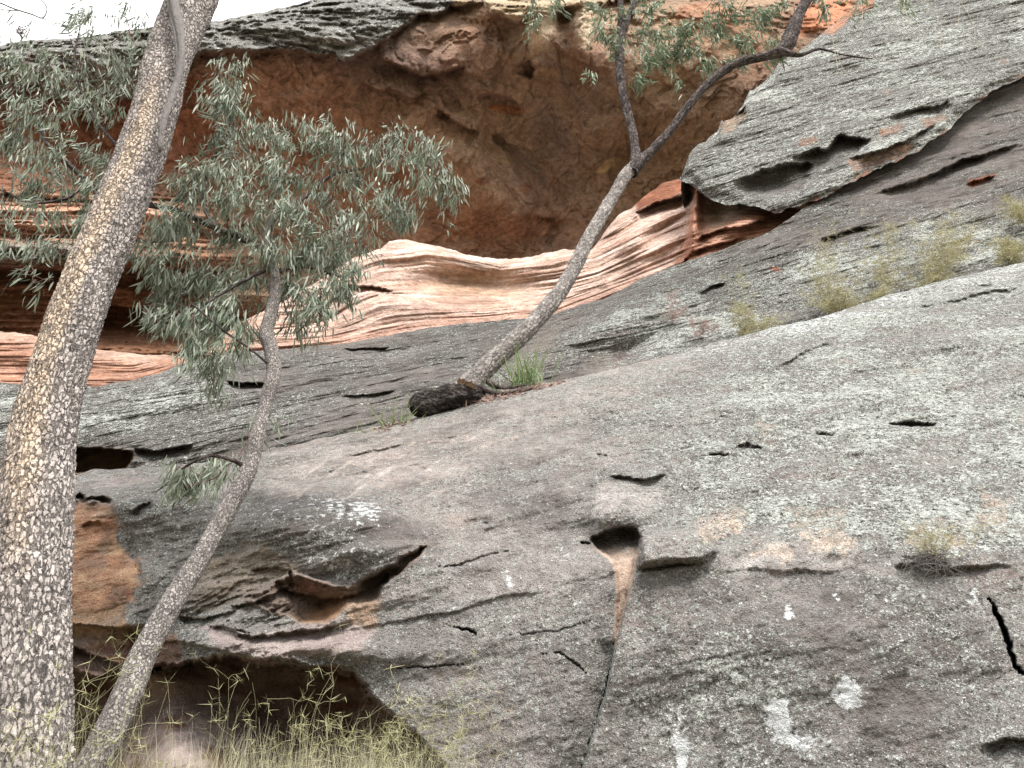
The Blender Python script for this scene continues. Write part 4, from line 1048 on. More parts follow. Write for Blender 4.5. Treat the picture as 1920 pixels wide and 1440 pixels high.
M_grass_g = leaf_material('green_rush', (.09, .15, .04), (.16, .24, .08), (.30, .32, .14), (.2, .26, .1))
M_grass_y = leaf_material('yellow_shrub', (.28, .27, .13), (.46, .43, .24), (.54, .44, .32), (.4, .38, .2))

# ---------------------------------------------------------------- leaves and blades
def strips(roots, dirs, lens, wids, bend, nseg, side=None, droop=None, profile='leaf', R=None):
    """many curved strips at once -> verts, faces, per-vertex random"""
    N = len(roots); R = R or rng
    d = dirs/np.linalg.norm(dirs, axis=1)[:, None]
    if side is None: side = R.normal(size=(N, 3))
    s = side - d*np.sum(side*d, 1)[:, None]; s /= np.linalg.norm(s, axis=1)[:, None]+1e-9
    n = np.cross(d, s)
    t = np.linspace(0, 1, nseg+1)
    if profile == 'leaf': w = np.sin(pi*np.clip(t*.96+.03, 0, 1)**.8)
    else: w = (1-t**1.6)*.92+.08
    cb = bend[:, None, None]*(t**2)[None, :, None]
    C = roots[:, None] + d[:, None]*(lens[:, None]*t[None])[..., None] + s[:, None]*cb*lens[:, None, None]
    if droop is not None: C[..., 2] -= (droop*lens)[:, None]*t[None]**2
    hw = (wids[:, None]*.5*w[None])[..., None]
    # shallow V section: left edge, midrib, right edge
    A = C + n[:, None]*hw; B = C - n[:, None]*hw; M = C + s[:, None]*hw*.35
    V = np.stack([A, M, B], 2)                       # N, nseg+1, 3, 3
    k = np.arange(nseg)[:, None, None]; j = np.arange(2)[None, :, None]
    base = (k*3 + j)[..., 0]
    fq = np.stack([base, base+1, base+4, base+3], -1).reshape(-1, 4)
    F = (np.arange(N)*(nseg+1)*3)[:, None, None] + fq[None]
    rnd = np.repeat(R.rand(N), (nseg+1)*3)
    return V.reshape(-1, 3), F.reshape(-1, 4), rnd

def thin_tubes(paths, ns=4):
    """list of (points (k,3), r0, r1)"""
    V = []; F = []; off = 0
    for p, r0, r1 in paths:
        p = np.asarray(p, float); k = len(p)
        if k < 2: continue
        T, U, W = frames(p)
        th = np.linspace(0, 2*pi, ns, endpoint=False); r = np.linspace(r0, r1, k)[:, None, None]
        v = p[:, None] + (U[:, None]*np.cos(th)[None, :, None] + W[:, None]*np.sin(th)[None, :, None])*r
        V.append(v.reshape(-1, 3)); F.append(grid_faces(k, ns, True)+off); off += k*ns
    return np.vstack(V), np.vstack(F)

def wig(a, b, n, amp, R, sag=0.0):
    a = np.asarray(a, float); b = np.asarray(b, float)
    t = np.linspace(0, 1, n)[:, None]; L = np.linalg.norm(b-a)
    p = a*(1-t)+b*t
    k = R.normal(size=(4, 3))*amp*L
    for i in range(4): p = p + np.sin(pi*t*(i+1))*k[i]/(i+1)**1.2
    p[:, 2] += sag*L*np.sin(pi*t[:, 0])
    return p

def foliage(name, twname, clusters, limb_pts, mat, twmat, parent, leaf=.11, width=.017, n_mult=1.0, seed=0, spread=.35, depthr=.35, reach=1.0):
    """clusters: (px, py, Y, rx_px, ry_px, n). A twig reaches each cluster from the nearest limb point, carries side twigs, and leaves hang from them."""
    R = np.random.RandomState(seed); tw = []; roots = []; dirs = []; lens = []; wids = []
    limb = np.array([np.asarray(q, float) for q in limb_pts]); nodes = limb.copy()
    cl = []
    for px, py, Y, rx, ry, n in clusters:
        c = P3(px, py, Y); cl.append((np.linalg.norm(nodes-c, axis=1).min(), c, reach*rx*mpp(py, Y), reach*ry*mpp(py, Y), n))
    cl.sort(key=lambda q: q[0])
    for dd, c, rx, rz, n in cl:
        dist = np.linalg.norm(nodes-c, axis=1)
        a = nodes[dist.argmin()]
        main = wig(a, c, 9, .05, R, .06)
        tw.append((main, .0035+.0035*min(1, dist.min()), .002))
        nodes = np.vstack([nodes, main[3:]])
        ns = max(5, int(n/2.0))
        for _ in range(ns):
            e = c + np.array([R.uniform(-1, 1)*rx, R.normal()*rx*depthr*1.4, R.uniform(-.6, 1)*rz])
            st = main[R.randint(2, 9)]
            sp = wig(st, e, 6, .08, R, .05); tw.append((sp, .002, .0011))
            m = int(np.ceil(n*n_mult/ns*R.uniform(.3, 1.5))); tl = R.normal(size=3)*spread*1.1
            for q in range(m):
                f = R.uniform(.1, 1)*(5-1e-6); i = int(f); p = sp[i]*(1-(f-i))+sp[i+1]*(f-i)
                p = p + R.normal(size=3)*leaf*.28
                d = (e-st)/(np.linalg.norm(e-st)+1e-6)*.12 + tl + R.normal(size=3)*spread + np.array([0, 0, -1.0])
                roots.append(p); dirs.append(d); lens.append(leaf*R.uniform(.45, 1.45)); wids.append(width*R.uniform(.7, 1.25))
    N = len(roots)
    roots = np.array(roots); dirs = np.array(dirs); lens = np.array(lens); wids = np.array(wids)
    V, F, rnd = strips(roots, dirs, lens, wids, R.uniform(-.38, .38, N), 4, R=R)
    V2, F2 = thin_tubes(tw)
    o = mesh_obj(name, np.vstack([V, V2]), np.vstack([F, F2+len(V)]), mat, parent, True, dict(rnd=np.concatenate([rnd, np.zeros(len(V2))])))
    o.data.materials.append(twmat)
    mi = np.zeros(len(F)+len(F2), np.int32); mi[len(F):] = 1
    o.data.polygons.foreach_set('material_index', mi)
    return N

# ---------------------------------------------------------------- big leaning gum in front
g_path = thinner(.88, [(-10, 1760, 2.75, 205), (15, 1600, 2.78, 195), (42, 1440, 2.8, 184), (56, 1200, 2.86, 158), (62, 1000, 2.95, 148), (80, 820, 3.05, 128), (110, 700, 3.12, 112), (140, 600, 3.2, 106), (178, 500, 3.3, 102), (220, 400, 3.4, 100), (256, 310, 3.5, 94), (293, 200, 3.6, 90),
                  (318, 100, 3.75, 90), (360, 0, 3.9, 94), (395, -110, 4.1, 92), (420, -240, 4.35, 88), (430, -420, 4.7, 84)])
big = thing('gum_tree', tuple(g_path[0][:3]), 'large leaning gum trunk with pale plated flaky bark, filling the left edge of the photo', 'tree')
def big_tint(W, nx, ny, l, U, V):
    # weathered tan streak on the left flank facing the camera
    cpos = W
    left = (-(nx*U[:, None, 0]+ny*V[:, None, 0])); front = (-(nx*U[:, None, 1]+ny*V[:, None, 1]))
    ang = np.arctan2(left, front)
    nz = fbm(nx*2, ny*2, l*16, 4, .6)
    return (np.exp(-((ang+.15-.12*np.sin(l*9)-.3*nz)/.6)**2)*sstep(.04, .15, l)*sstep(.50, .34, l)*.8 + .12*sstep(.1, .4, nz)
            + .75*np.exp(-((ang-.80)/.34)**2)*sstep(.06, .14, l)*sstep(.34, .24, l)*sstep(-.35, .1, nz))
bark_tube('trunk', g_path, 1500, 230, M_bark_big, big, plate=.021, relief=.008, elong=1.7, seed=3, tint=big_tint, lump=.035)
dp = path_px([(318, -60, 3.60, 15), (328, 10, 3.54, 16), (338, 60, 3.5, 15), (340, 110, 3.46, 13), (330, 160, 3.42, 12), (314, 205, 3.36, 12), (304, 240, 3.33, 11), (301, 275, 3.33, 8), (300, 286, 3.35, 2)])
bark_tube('dead_branch', dp, 260, 26, M_dead, big, plate=.012, relief=.005, elong=9, seed=5, lump=.2)
dq = path_px([(308, -60, 3.62, 7), (318, 10, 3.56, 8), (328, 60, 3.5, 7), (333, 105, 3.47, 6), (329, 150, 3.44, 4), (322, 180, 3.42, 2)])
bark_tube('dead_branch', dq, 200, 16, M_dead, big, plate=.012, relief=.003, elong=9, seed=6, lump=.2)

# ---------------------------------------------------------------- slender leaning gum with the grey-green crown
t_path = thinner(.98, [(60, 1640, 3.15, 80), (120, 1520, 3.2, 70), (176, 1430, 3.25, 62), (235, 1310, 3.35, 56), (268, 1230, 3.45, 51), (322, 1130, 3.58, 44), (380, 1040, 3.7, 38), (430, 950, 3.8, 34), (464, 885, 3.9, 32),
                  (482, 820, 3.97, 28), (500, 750, 4.05, 26), (513, 700, 4.1, 27), (508, 655, 4.15, 27), (499, 625, 4.2, 26), (508, 590, 4.25, 24), (516, 545, 4.3, 21), (512, 500, 4.35, 18), (500, 455, 4.4, 15), (505, 420, 4.45, 12), (530, 385, 4.5, 8)])
thin = thing('gum_sapling', tuple(t_path[0][:3]), 'slender grey gum with a kinked leaning trunk and drooping grey-green crown, beside the large trunk', 'tree')
bark_tube('trunk', t_path, 1100, 96, M_bark_thin, thin, plate=.0115, relief=.003, elong=1.6, seed=8, lump=.05)
limbs = [
    [(505, 480, 4.38, 14), (470, 455, 4.4, 13), (400, 425, 4.4, 12), (340, 398, 4.35, 12), (285, 385, 4.3, 11), (215, 372, 4.25, 10), (160, 335, 4.2, 9), (120, 300, 4.15, 8), (85, 265, 4.1, 7), (70, 230, 4.1, 4)],
    [(505, 430, 4.45, 13), (520, 400, 4.5, 10), (560, 380, 4.55, 7), (620, 330, 4.6, 6), (680, 315, 4.65, 5), (760, 290, 4.7, 4), (830, 330, 4.75, 3)],
    [(160, 335, 4.2, 7), (130, 370, 4.15, 6), (60, 380, 4.1, 5), (10, 360, 4.1, 3)],
    [(400, 425, 4.4, 9), (380, 370, 4.45, 7), (400, 300, 4.5, 6), (440, 230, 4.55, 5), (410, 150, 4.6, 3)],
    [(285, 385, 4.3, 8), (240, 300, 4.35, 6), (170, 210, 4.4, 5), (140, 120, 4.5, 4), (150, 50, 4.6, 3)],
    [(460, 876, 3.9, 12), (440, 864, 3.85, 9), (400, 854, 3.8, 7), (370, 862, 3.75, 6), (340, 880, 3.75, 4)],
    [(512, 500, 4.35, 10), (470, 520, 4.25, 7), (400, 560, 4.15, 5), (360, 590, 4.1, 3)],
    [(514, 510, 4.35, 8), (570, 500, 4.4, 6), (640, 520, 4.45, 4)],
    [(500, 680, 4.08, 5), (470, 655, 4.05, 4), (420, 620, 4.0, 4), (360, 570, 4.0, 3)],
]
lp = []
for lb in limbs:
    q = path_px(lb); bark_tube('limb', q, 120, 14, M_bark_dark, thin, plate=.02, relief=.0015, elong=3, seed=11, lump=.12)
    lp += list(catmull(q, 24)[4:, :3])
RC = np.random.RandomState(21)
cl = []
for px, py, rx, ry, n in [
    (770, 250, 34, 22, 16), (700, 275, 36, 30, 18), (755, 300, 40, 30, 20), (820, 300, 28, 30, 16), (835, 350, 30, 30, 18), (790, 340, 30, 30, 16), (740, 350, 34, 34, 18), (780, 390, 36, 34, 22), (830, 385, 26, 24, 14),
    (680, 340, 34, 40, 20), (690, 400, 30, 40, 20), (745, 410, 30, 26, 12), (640, 270, 40, 40, 24), (590, 260, 40, 40, 24), (650, 320, 36, 40, 18), (620, 380, 36, 50, 24), (655, 420, 30, 40, 16),
    (480, 250, 50, 30, 30), (530, 260, 36, 30, 24), (425, 160, 34, 30, 20), (445, 195, 26, 26, 14), (400, 130, 26, 30, 12), (395, 200, 30, 36, 22), (410, 260, 36, 40, 28), (450, 310, 50, 40, 34), (500, 330, 50, 40, 34), (560, 330, 44, 40, 34),
    (380, 310, 40, 40, 30), (350, 350, 40, 40, 30), (420, 370, 50, 40, 34), (490, 390, 50, 40, 34), (560, 400, 50, 40, 34), (600, 440, 44, 40, 34), (320, 410, 40, 40, 28), (300, 450, 34, 40, 28), (360, 450, 44, 40, 30),
    (430, 450, 44, 34, 26), (500, 470, 44, 40, 34), (560, 480, 44, 40, 34), (620, 490, 40, 44, 34), (650, 520, 26, 44, 24), (600, 540, 44, 40, 34), (550, 560, 40, 44, 36), (600, 600, 34, 34, 26), (560, 620, 26, 34, 18),
    (300, 500, 36, 30, 26), (350, 520, 40, 40, 32), (400, 520, 40, 40, 30), (450, 540, 36, 44, 32), (330, 570, 40, 40, 32), (380, 590, 40, 40, 34), (430, 600, 36, 40, 30), (360, 640, 30, 30, 20), (470, 620, 24, 36, 18),
    (440, 660, 26, 36, 14), (395, 700, 34, 44, 26), (375, 660, 30, 34, 16), (400, 740, 20, 26, 8), (295, 560, 14, 26, 7), (500, 790, 18, 16, 6),
    (330, 895, 34, 20, 16), (380, 890, 40, 22, 22), (350, 915, 36, 22, 14), (415, 885, 18, 20, 8),
    (40, 160, 50, 40, 24), (100, 150, 40, 40, 20), (150, 130, 44, 36, 20), (210, 110, 40, 36, 18), (255, 90, 24, 30, 12), (240, 150, 30, 40, 18), (30, 215, 44, 44, 30), (90, 220, 44, 44, 26), (150, 200, 44, 40, 22), (205, 185, 24, 36, 16),
    (20, 280, 40, 44, 32), (80, 300, 40, 44, 26), (140, 300, 36, 30, 16), (30, 350, 40, 40, 26), (100, 360, 44, 40, 22), (170, 350, 34, 36, 18), (20, 410, 30, 36, 12), (60, 420, 40, 40, 16), (120, 430, 34, 36, 14), (160, 410, 30, 36, 16),
    (280, 600, 22, 40, 14), (265, 470, 24, 40, 16), (310, 620, 24, 30, 14), (655, 570, 20, 40, 16), (690, 470, 24, 30, 12), (440, 120, 20, 30, 8), (20, 110, 30, 24, 12), (60, 100, 30, 24, 10), (10, 470, 30, 36, 10), (110, 480, 34, 30, 12), (160, 470, 26, 30, 10), (60, 530, 30, 20, 5),
    (200, 300, 24, 30, 12), (60, 480, 34, 30, 8), (120, 40, 18, 18, 5), (150, 42, 30, 18, 10), (180, 30, 26, 18, 8), (232, 28, 20, 20, 9), (270, 30, 20, 18, 6), (165, 62, 24, 14, 6)]:
    cl.append((px, py, 4.0+.5*RC.rand()+(.15 if px > 600 else 0), rx, ry, n))
foliage('crown', '', cl, lp, M_leaf, M_twig, thin, leaf=.088, width=.0112, n_mult=8.6, seed=5, spread=.21, reach=1.5)

# ---------------------------------------------------------------- forked dark tree on the ledge
f_path = thinner(.72, [(835, 775, 7.4, 70), (870, 735, 7.35, 66), (895, 706, 7.4, 54), (925, 676, 7.5, 50), (965, 640, 7.6, 48), (1010, 595, 7.75, 43), (1045, 555, 7.9, 40), (1070, 515, 8.05, 36), (1082, 492, 8.15, 36), (1100, 455, 8.3, 35), (1128, 405, 8.5, 33),
                  (1155, 360, 8.7, 31), (1172, 330, 8.8, 32), (1192, 308, 8.9, 28)])
fork = thing('forked_tree', tuple(f_path[0][:3]), 'dark-barked forked tree leaning right from the ridge in front of the cave', 'tree')
bark_tube('trunk', f_path, 620, 90, M_bark_thin, fork, plate=.045, relief=.011, elong=1.5, seed=13, lump=.06, flare=.15)
b1 = thinner(.8, [(1186, 325, 8.85, 25), (1192, 300, 8.9, 25), (1190, 270, 8.95, 21), (1181, 225, 9.0, 20), (1170, 185, 9.0, 20), (1163, 140, 9.0, 20), (1162, 100, 9.0, 21), (1166, 60, 9.0, 20), (1164, 20, 9.0, 14), (1160, -40, 9.0, 13), (1150, -140, 9.0, 11)])
b1b = thinner(.8, [(1166, 62, 9.0, 16), (1180, 30, 9.0, 16), (1192, 0, 9.0, 14), (1215, -60, 9.1, 13), (1240, -160, 9.2, 10)])
b2 = thinner(.8, [(1184, 322, 8.82, 28), (1200, 303, 8.85, 26), (1225, 280, 8.85, 21), (1262, 238, 8.8, 18), (1290, 200, 8.75, 18), (1325, 160, 8.7, 18), (1365, 128, 8.65, 19), (1400, 113, 8.6, 20), (1440, 104, 8.55, 20), (1470, 92, 8.5, 30), (1484, 62, 8.5, 34), (1497, 30, 8.5, 26), (1512, 0, 8.5, 24), (1540, -60, 8.6, 20), (1580, -160, 8.7, 14)])
b3 = path_px([(1462, 96, 8.45, 16), (1500, 103, 8.4, 8), (1535, 92, 8.4, 5), (1570, 100, 8.4, 3.4), (1600, 106, 8.4, 3), (1636, 110, 8.4, 2)])
for q, nm, rr in ((b1, 500, 44), (b1b, 160, 26), (b2, 620, 44), (b3, 90, 12)):
    bark_tube('branch', q, nm, rr, M_bark_dark, fork, plate=.04, relief=.007 if rr > 20 else .001, elong=2, seed=17, lump=.12)
lp = [list(catmull(q, 30)[8:, :3]) for q in (b1, b1b, b2, b3)]; lp = [p for s_ in lp for p in s_]
lp += [P3(1100, -40, 8.8), P3(1010, -30, 8.7), P3(1300, -30, 8.8), P3(1400, -20, 8.6), P3(1620, -20, 8.4), P3(1700, -30, 8.4), P3(1250, -20, 8.8)]
cl = []
for px, py, rx, ry, n in [(1000, 15, 30, 16, 12), (995, 50, 14, 20, 7), (1050, 10, 20, 16, 8), (1110, 15, 26, 22, 18), (1120, 45, 16, 24, 9), (1140, 75, 18, 26, 12), (1155, 95, 18, 20, 8), (1215, 20, 30, 30, 22), (1240, 60, 28, 30, 22),
      (1220, 100, 30, 26, 20), (1250, 110, 26, 34, 22), (1210, 145, 16, 28, 14), (1280, 50, 30, 34, 24), (1300, 90, 30, 34, 26), (1340, 60, 28, 34, 22), (1350, 20, 30, 22, 18), (1330, 115, 20, 20, 10), (1390, 30, 24, 26, 16), (1400, 75, 26, 24, 16),
      (1430, 45, 22, 26, 12), (1380, 110, 24, 16, 10), (1450, 10, 20, 14, 10), (1520, 10, 22, 14, 10), (1560, 30, 20, 20, 7), (1450, 115, 22, 8, 8), (1265, 150, 12, 14, 5), (1110, 140, 8, 10, 3), (1620, 30, 24, 24, 7), (1690, 20, 20, 20, 5), (1440, 80, 16, 16, 8), (1160, 20, 20, 16, 8)]:
    cl.append((px, py, 8.5+.5*RC.rand(), rx, ry, n))
foliage('crown', '', cl, lp, M_leaf_r, M_twig, fork, leaf=.14, width=.028, n_mult=10.0, seed=9, spread=.38, depthr=.6, reach=1.15)

for i, rt in enumerate(([(892, 712, 7.42, 16), (905, 728, 7.3, 13), (935, 738, 7.25, 8), (975, 733, 7.25, 5), (1010, 726, 7.3, 3)], [(900, 705, 7.42, 14), (925, 722, 7.36, 10), (950, 727, 7.33, 6), (985, 722, 7.35, 3)], [(880, 715, 7.38, 18), (868, 732, 7.28, 14), (850, 742, 7.22, 8)])):
    bark_tube('root', path_px(rt), 70, 14, M_bark_dark, fork, plate=.03, relief=.003, elong=2, seed=70+i, lump=.15)
# charred root swelling lying along the ridge, and a slab of orange bark
c_path = path_px([(775, 775, 7.1, 16), (782, 768, 7.1, 42), (800, 758, 7.1, 50), (825, 750, 7.12, 40), (838, 746, 7.14, 46), (865, 742, 7.2, 42), (890, 738, 7.3, 32), (905, 734, 7.4, 10)])
clog = thing('charred_log', tuple(c_path[0][:3]), 'short blackened log lying on the ridge at the foot of the forked tree', 'log')
bark_tube('wood', c_path, 220, 60, M_char, clog, plate=.05, relief=.016, elong=2.6, seed=19, lump=.22)
M_obark = (lambda t: t.fin(t.mix(t.noise(t.geo(), 25, 4), (.20, .13, .08), (.38, .27, .18))))(NT('orange_bark'))
bp = catmull([list(P3(858, 716, 7.2))+[0], list(P3(872, 719, 7.14))+[0], list(P3(890, 727, 7.12))+[0]], 14)[:, :3]
bn = np.array([.25, .35, .9]); rows = []
for k, w in enumerate((-.02, -.007, .007, .018)):
    rows.append(bp + np.array([0, -.02*k, 0]) + bn*w + .007*rng.normal(size=bp.shape))
top_ = np.array(rows); bot_ = top_ + np.array([.0, .025, -.006])
allr = np.concatenate([top_, bot_[::-1], top_[:1]], 0)
o = mesh_obj('bark_slab', allr.reshape(-1, 3), grid_faces(9, 14), M_obark); tag(o, 'small orange-brown slab of bark lying on top of the charred log', 'bark')


# ---------------------------------------------------------------- small plants, grass and litter
def on(fn, topf, px, py, lift=0.0):
    T = np.array([[float(topf(px))]])
    Y = float(fn(np.array([[float(px)]]), np.array([[float(py)]]), T)[0, 0])
    return P3(px, py, Y-lift)

def stems_mesh(name, bases, tips, R, mat, wiry=.05, nodes=5, whorl=4, llen=.05, lwid=.003, r=.0014, branch=.5, up=.2, straight=0):
    """wiry branching stems with small whorled leaves at their nodes"""
    tw = []; ro = []; di = []; le = []
    for b, e in zip(bases, tips):
        m = wig(b, e, 12, wiry, R, .03); tw.append((m, r, r*.5))
        L = np.linalg.norm(np.asarray(e)-np.asarray(b))
        for k in range(nodes):
            i = int(R.randint(3, 12)); p = m[i]
            if R.rand() < branch:
                q = p + (R.normal(size=3)*np.array([1, .7, .6]) + np.array([0, 0, .8]))*L*.12*R.uniform(.6, 1.6)
                s_ = wig(p, q, 5, .08, R); tw.append((s_, r*.7, r*.4)); pts = [s_[-1], s_[-1], s_[2]]
            else: pts = [p]
            for c in pts:
                for _ in range(whorl):
                    ro.append(c); di.append(R.normal(size=3)*np.array([1, .8, .8])+np.array([0, 0, up])); le.append(llen*R.uniform(.5, 1.3))
    V, F = thin_tubes(tw, 3); rnd = np.full(len(V), .75)
    if ro:
        N = len(ro); V2, F2, r2 = strips(np.array(ro), np.array(di), np.array(le), np.full(N, lwid), R.uniform(-.15, .15, N), 3, profile='blade', R=R)
        F = np.vstack([F, F2+len(V)]); V = np.vstack([V, V2]); rnd = np.concatenate([rnd, r2])
    return V, F, rnd

def stem_clump(name, label, cat, px0, px1, Y, ytip, n, mat, group, seed, lean=0.0, whorl=3, llen=.05, nodes=5, lwid=.0022, r=.0011, tall=.35, yb=None, spread=.5):
    R = np.random.RandomState(seed); bases = []; tips = []
    cx = P3((px0+px1)/2, 1440, Y)[0]
    for _ in range(n):
        y = Y + R.uniform(-.18, .18); px = R.uniform(px0, px1)
        tip = P3(px, ytip + (1440-ytip)*R.uniform(0, 1)**1.3*(1-tall), y)
        bx = cx*spread + tip[0]*(1-spread) - lean*.2 + R.normal()*.05
        bases.append(np.array([bx, y+R.normal()*.04, gz(bx, y)-.02])); tips.append(tip)
    V, F, rnd = stems_mesh(name, bases, tips, R, mat, nodes=nodes, whorl=whorl, llen=llen, lwid=lwid, r=r)
    o = mesh_obj(name, V, F, mat, None, True, dict(rnd=rnd)); tag(o, label, cat, group); return o

GR = 'wiry grass clumps along the foot of the rock'
stem_clump('grass_clump', 'wiry grass between the two leaning trunks, star-like leaf tufts', 'grass clump', 140, 205, 3.0, 1290, 12, M_grass, GR, 1, nodes=4)
stem_clump('grass_clump', 'tall thin grass stems rising along the right side of the slender trunk', 'grass clump', 225, 330, 3.2, 1240, 14, M_grass, GR, 2, nodes=4)
stem_clump('grass_clump', 'spindly branching grass in front of the dark hollow, nearest the slender trunk', 'grass clump', 395, 505, 4.0, 1255, 9, M_grass, GR, 3, nodes=5, llen=.05)
stem_clump('grass_clump', 'spindly branching grass in front of the middle of the dark hollow', 'grass clump', 490, 640, 4.1, 1245, 12, M_grass, GR, 4, nodes=6, llen=.05)
stem_clump('grass_clump', 'dense yellow-green grass bush under the right end of the dark hollow', 'grass clump', 560, 790, 4.05, 1335, 44, M_grass, GR, 5, nodes=6, llen=.06, whorl=3, lwid=.0026, tall=.1)
stem_clump('grass_clump', 'thin yellowish grass standing against the grey rock right of the hollow', 'grass clump', 770, 890, 4.0, 1270, 16, M_grass, GR, 6, nodes=7, llen=.05, lwid=.0022)
stem_clump('grass_clump', 'sparse low dry grass, rightmost of the clumps at the rock foot', 'grass clump', 860, 960, 4.0, 1330, 12, M_straw, GR, 7, nodes=5, llen=.05)
stem_clump('grass_clump', 'short pale grass in front of the foot of the large trunk', 'grass clump', -40, 130, 2.45, 1375, 26, M_grass, GR, 8, nodes=6, llen=.04)

def grass_mass():
    R = np.random.RandomState(31); N = 10000
    px = R.uniform(-150, 960, N); Y = R.uniform(2.3, 4.25, N)
    yt = 1372 + 22*np.sin(px/90.) + 60*np.clip((px-780)/100, 0, 2) + R.uniform(0, 1, N)**.8*110 - 45*np.exp(-((px-690)/110)**2) + np.where(px < 330, 20, 0)
    tip = P3(px, yt, Y); b = tip.copy(); b[:, 0] += R.normal(size=N)*.1; b[:, 1] += R.normal(size=N)*.05
    b[:, 2] = 1.38*sstep(.3, 4.6, b[:, 1]) - .02
    d = tip-b; L = np.linalg.norm(d, axis=1)
    V, F, rnd = strips(b, d, L*1.08, R.uniform(.0018, .004, N), R.uniform(-.4, .4, N), 6, droop=R.uniform(.02, .3, N), profile='blade', R=R)
    o = mesh_obj('grass', V, F, M_turf, None, True, dict(rnd=rnd)); o['kind'] = 'stuff'; o['label'] = 'pale green and straw coloured grass along the bottom'; o['category'] = 'grass'
grass_mass()

# rush tufts on the ridge by the forked tree
def tuft(name, label, base, n, h, spread, mat, seed, width=.010, group=None, cat='tuft', lean=0.0, bend=.3):
    R = np.random.RandomState(seed)
    b = np.array(base)[None] + R.normal(size=(n, 3))*np.array([spread*.35, .05, .01])
    d = np.stack([R.normal(size=n)*spread*1.6+lean, R.normal(size=n)*.25, np.full(n, 1.0)], 1)
    V, F, rnd = strips(b, d, h*R.uniform(.45, 1.05, n), width*R.uniform(.6, 1.2, n), R.uniform(-bend, bend, n), 6, profile='blade', R=R)
    o = mesh_obj(name, V, F, mat, None, True, dict(rnd=rnd)); tag(o, label, cat, group); return o
TG = 'rush tufts growing on the ridge of the boulder'
yr = lambda px, py: on(A_depth, A_top, px, py, .03)
tuft('rush_tuft', 'large green rush tuft just right of the forked trunk base', yr(985, 722), 60, .62, .30, M_grass_g, 41, .016, TG)
tuft('rush_tuft', 'low sideways rush blades tucked against the forked trunk base', yr(925, 738), 16, .36, .5, M_grass_g, 42, .014, TG, lean=-.4)
tuft('rush_tuft', 'small green rush tuft left of the charred log', yr(748, 797), 26, .34, .34, M_grass_g, 43, .012, TG)
tuft('rush_tuft', 'faint sparse rush blades furthest left on the ridge', yr(682, 812), 12, .26, .55, M_grass_g, 44, .010, TG, lean=-.3)

def litter():
    R = np.random.RandomState(50); pts = []
    for cx, cy, sx, n in ((980, 727, 34, 170), (925, 745, 20, 60), (740, 800, 22, 60), (705, 808, 14, 24), (1035, 716, 16, 30)):
        for _ in range(n):
            px = cx + R.normal()*sx; py = float(A_top(px)) + 3 + abs(R.normal())*4
            pts.append(on(A_depth, A_top, px, py, .01))
    pts = np.array(pts); N = len(pts)
    d = R.normal(size=(N, 3))*np.array([1, .6, .35])
    V, F, rnd = strips(pts, d, R.uniform(.04, .09, N), R.uniform(.012, .022, N), R.uniform(-.3, .3, N), 3, R=R)
    m = leaf_material('fallen_leaf', (.16, .08, .06), (.30, .17, .13), (.42, .30, .24), (.4, .28, .22))
    o = mesh_obj('leaf_litter', V, F, m, None, True, dict(rnd=rnd)); o['kind'] = 'stuff'; o['label'] = 'reddish brown fallen leaves caught on the ridge'; o['category'] = 'leaf litter'
litter()

# feathery shrubs rooted along the crack behind the ridge
def shrub(name, label, base, tips, n, mat, seed, cat='shrub', group='feathery yellow-green shrubs on the upper slope', llen=.11, nodes=11, whorl=4, r=.0022, lwid=.0052):
    R = np.random.RandomState(seed); b = np.asarray(base); bs = []; ts = []
    for _ in range(int(n*1.0)):
        t = tips[R.randint(len(tips))]; Y = b[1] - .05 + R.uniform(-.25, .1)
        ts.append(P3(t[0]+R.normal()*t[2], t[1]+abs(R.normal())*t[2]*1.2, Y)); bs.append(b + R.normal(size=3)*np.array([.08, .04, .01]))
    V, F, rnd = stems_mesh(name, bs, ts, R, mat, wiry=.06, nodes=nodes, whorl=whorl, llen=llen, lwid=lwid, r=r, up=.5)
    o = mesh_obj(name, V, F, mat, None, True, dict(rnd=rnd)); tag(o, label, cat, group); return o
yb = lambda px, py: on(B_depth, B_top, px, py, .08)
shrub('shrub', 'small yellow-green shrub by itself, leftmost on the slope right of the forked tree', yb(1410, 632), [(1388, 520, 12), (1400, 560, 20), (1370, 570, 14), (1430, 600, 16)], 22, M_grass_y, 61)
shrub('shrub', 'tall wispy yellow-green shrub standing on the crack above the pale ridge', yb(1570, 590), [(1550, 440, 12), (1545, 500, 26), (1590, 520, 26), (1610, 560, 20), (1570, 560, 22)], 40, M_grass_y, 62)
shrub('shrub', 'brownish thin shrub between the tall wispy one and the right-hand bush', yb(1665, 560), [(1665, 425, 10), (1660, 480, 18), (1690, 520, 18), (1640, 540, 18)], 22, M_grass_y, 63)
shrub('shrub', 'broad yellow-green bush on the upper slope, dense at the top', yb(1755, 535), [(1785, 415, 22), (1740, 440, 22), (1820, 440, 18), (1770, 480, 30), (1740, 500, 24)], 44, M_grass_y, 64)
shrub('shrub', 'low pale tussock at the right edge on the ridge', yb(1905, 492), [(1895, 440, 16), (1925, 440, 20), (1880, 470, 12)], 24, M_grass_y, 65, llen=.14)
shrub('shrub', 'small pale tuft high at the right edge, above the low tussock', yb(1925, 425), [(1895, 370, 10), (1912, 390, 12), (1930, 380, 14)], 16, M_grass_y, 66, llen=.14)
M_pink = leaf_material('pink_dry_grass', (.30, .20, .17), (.46, .34, .31), (.55, .44, .40), (.5, .4, .36))
shrub('dry_grass', 'pinkish dry grass wisps on the slope right of the forked trunk', yb(1262, 605), [(1240, 545, 16), (1270, 535, 14), (1285, 570, 16)], 14, M_pink, 67, 'dry grass', None, llen=.05)
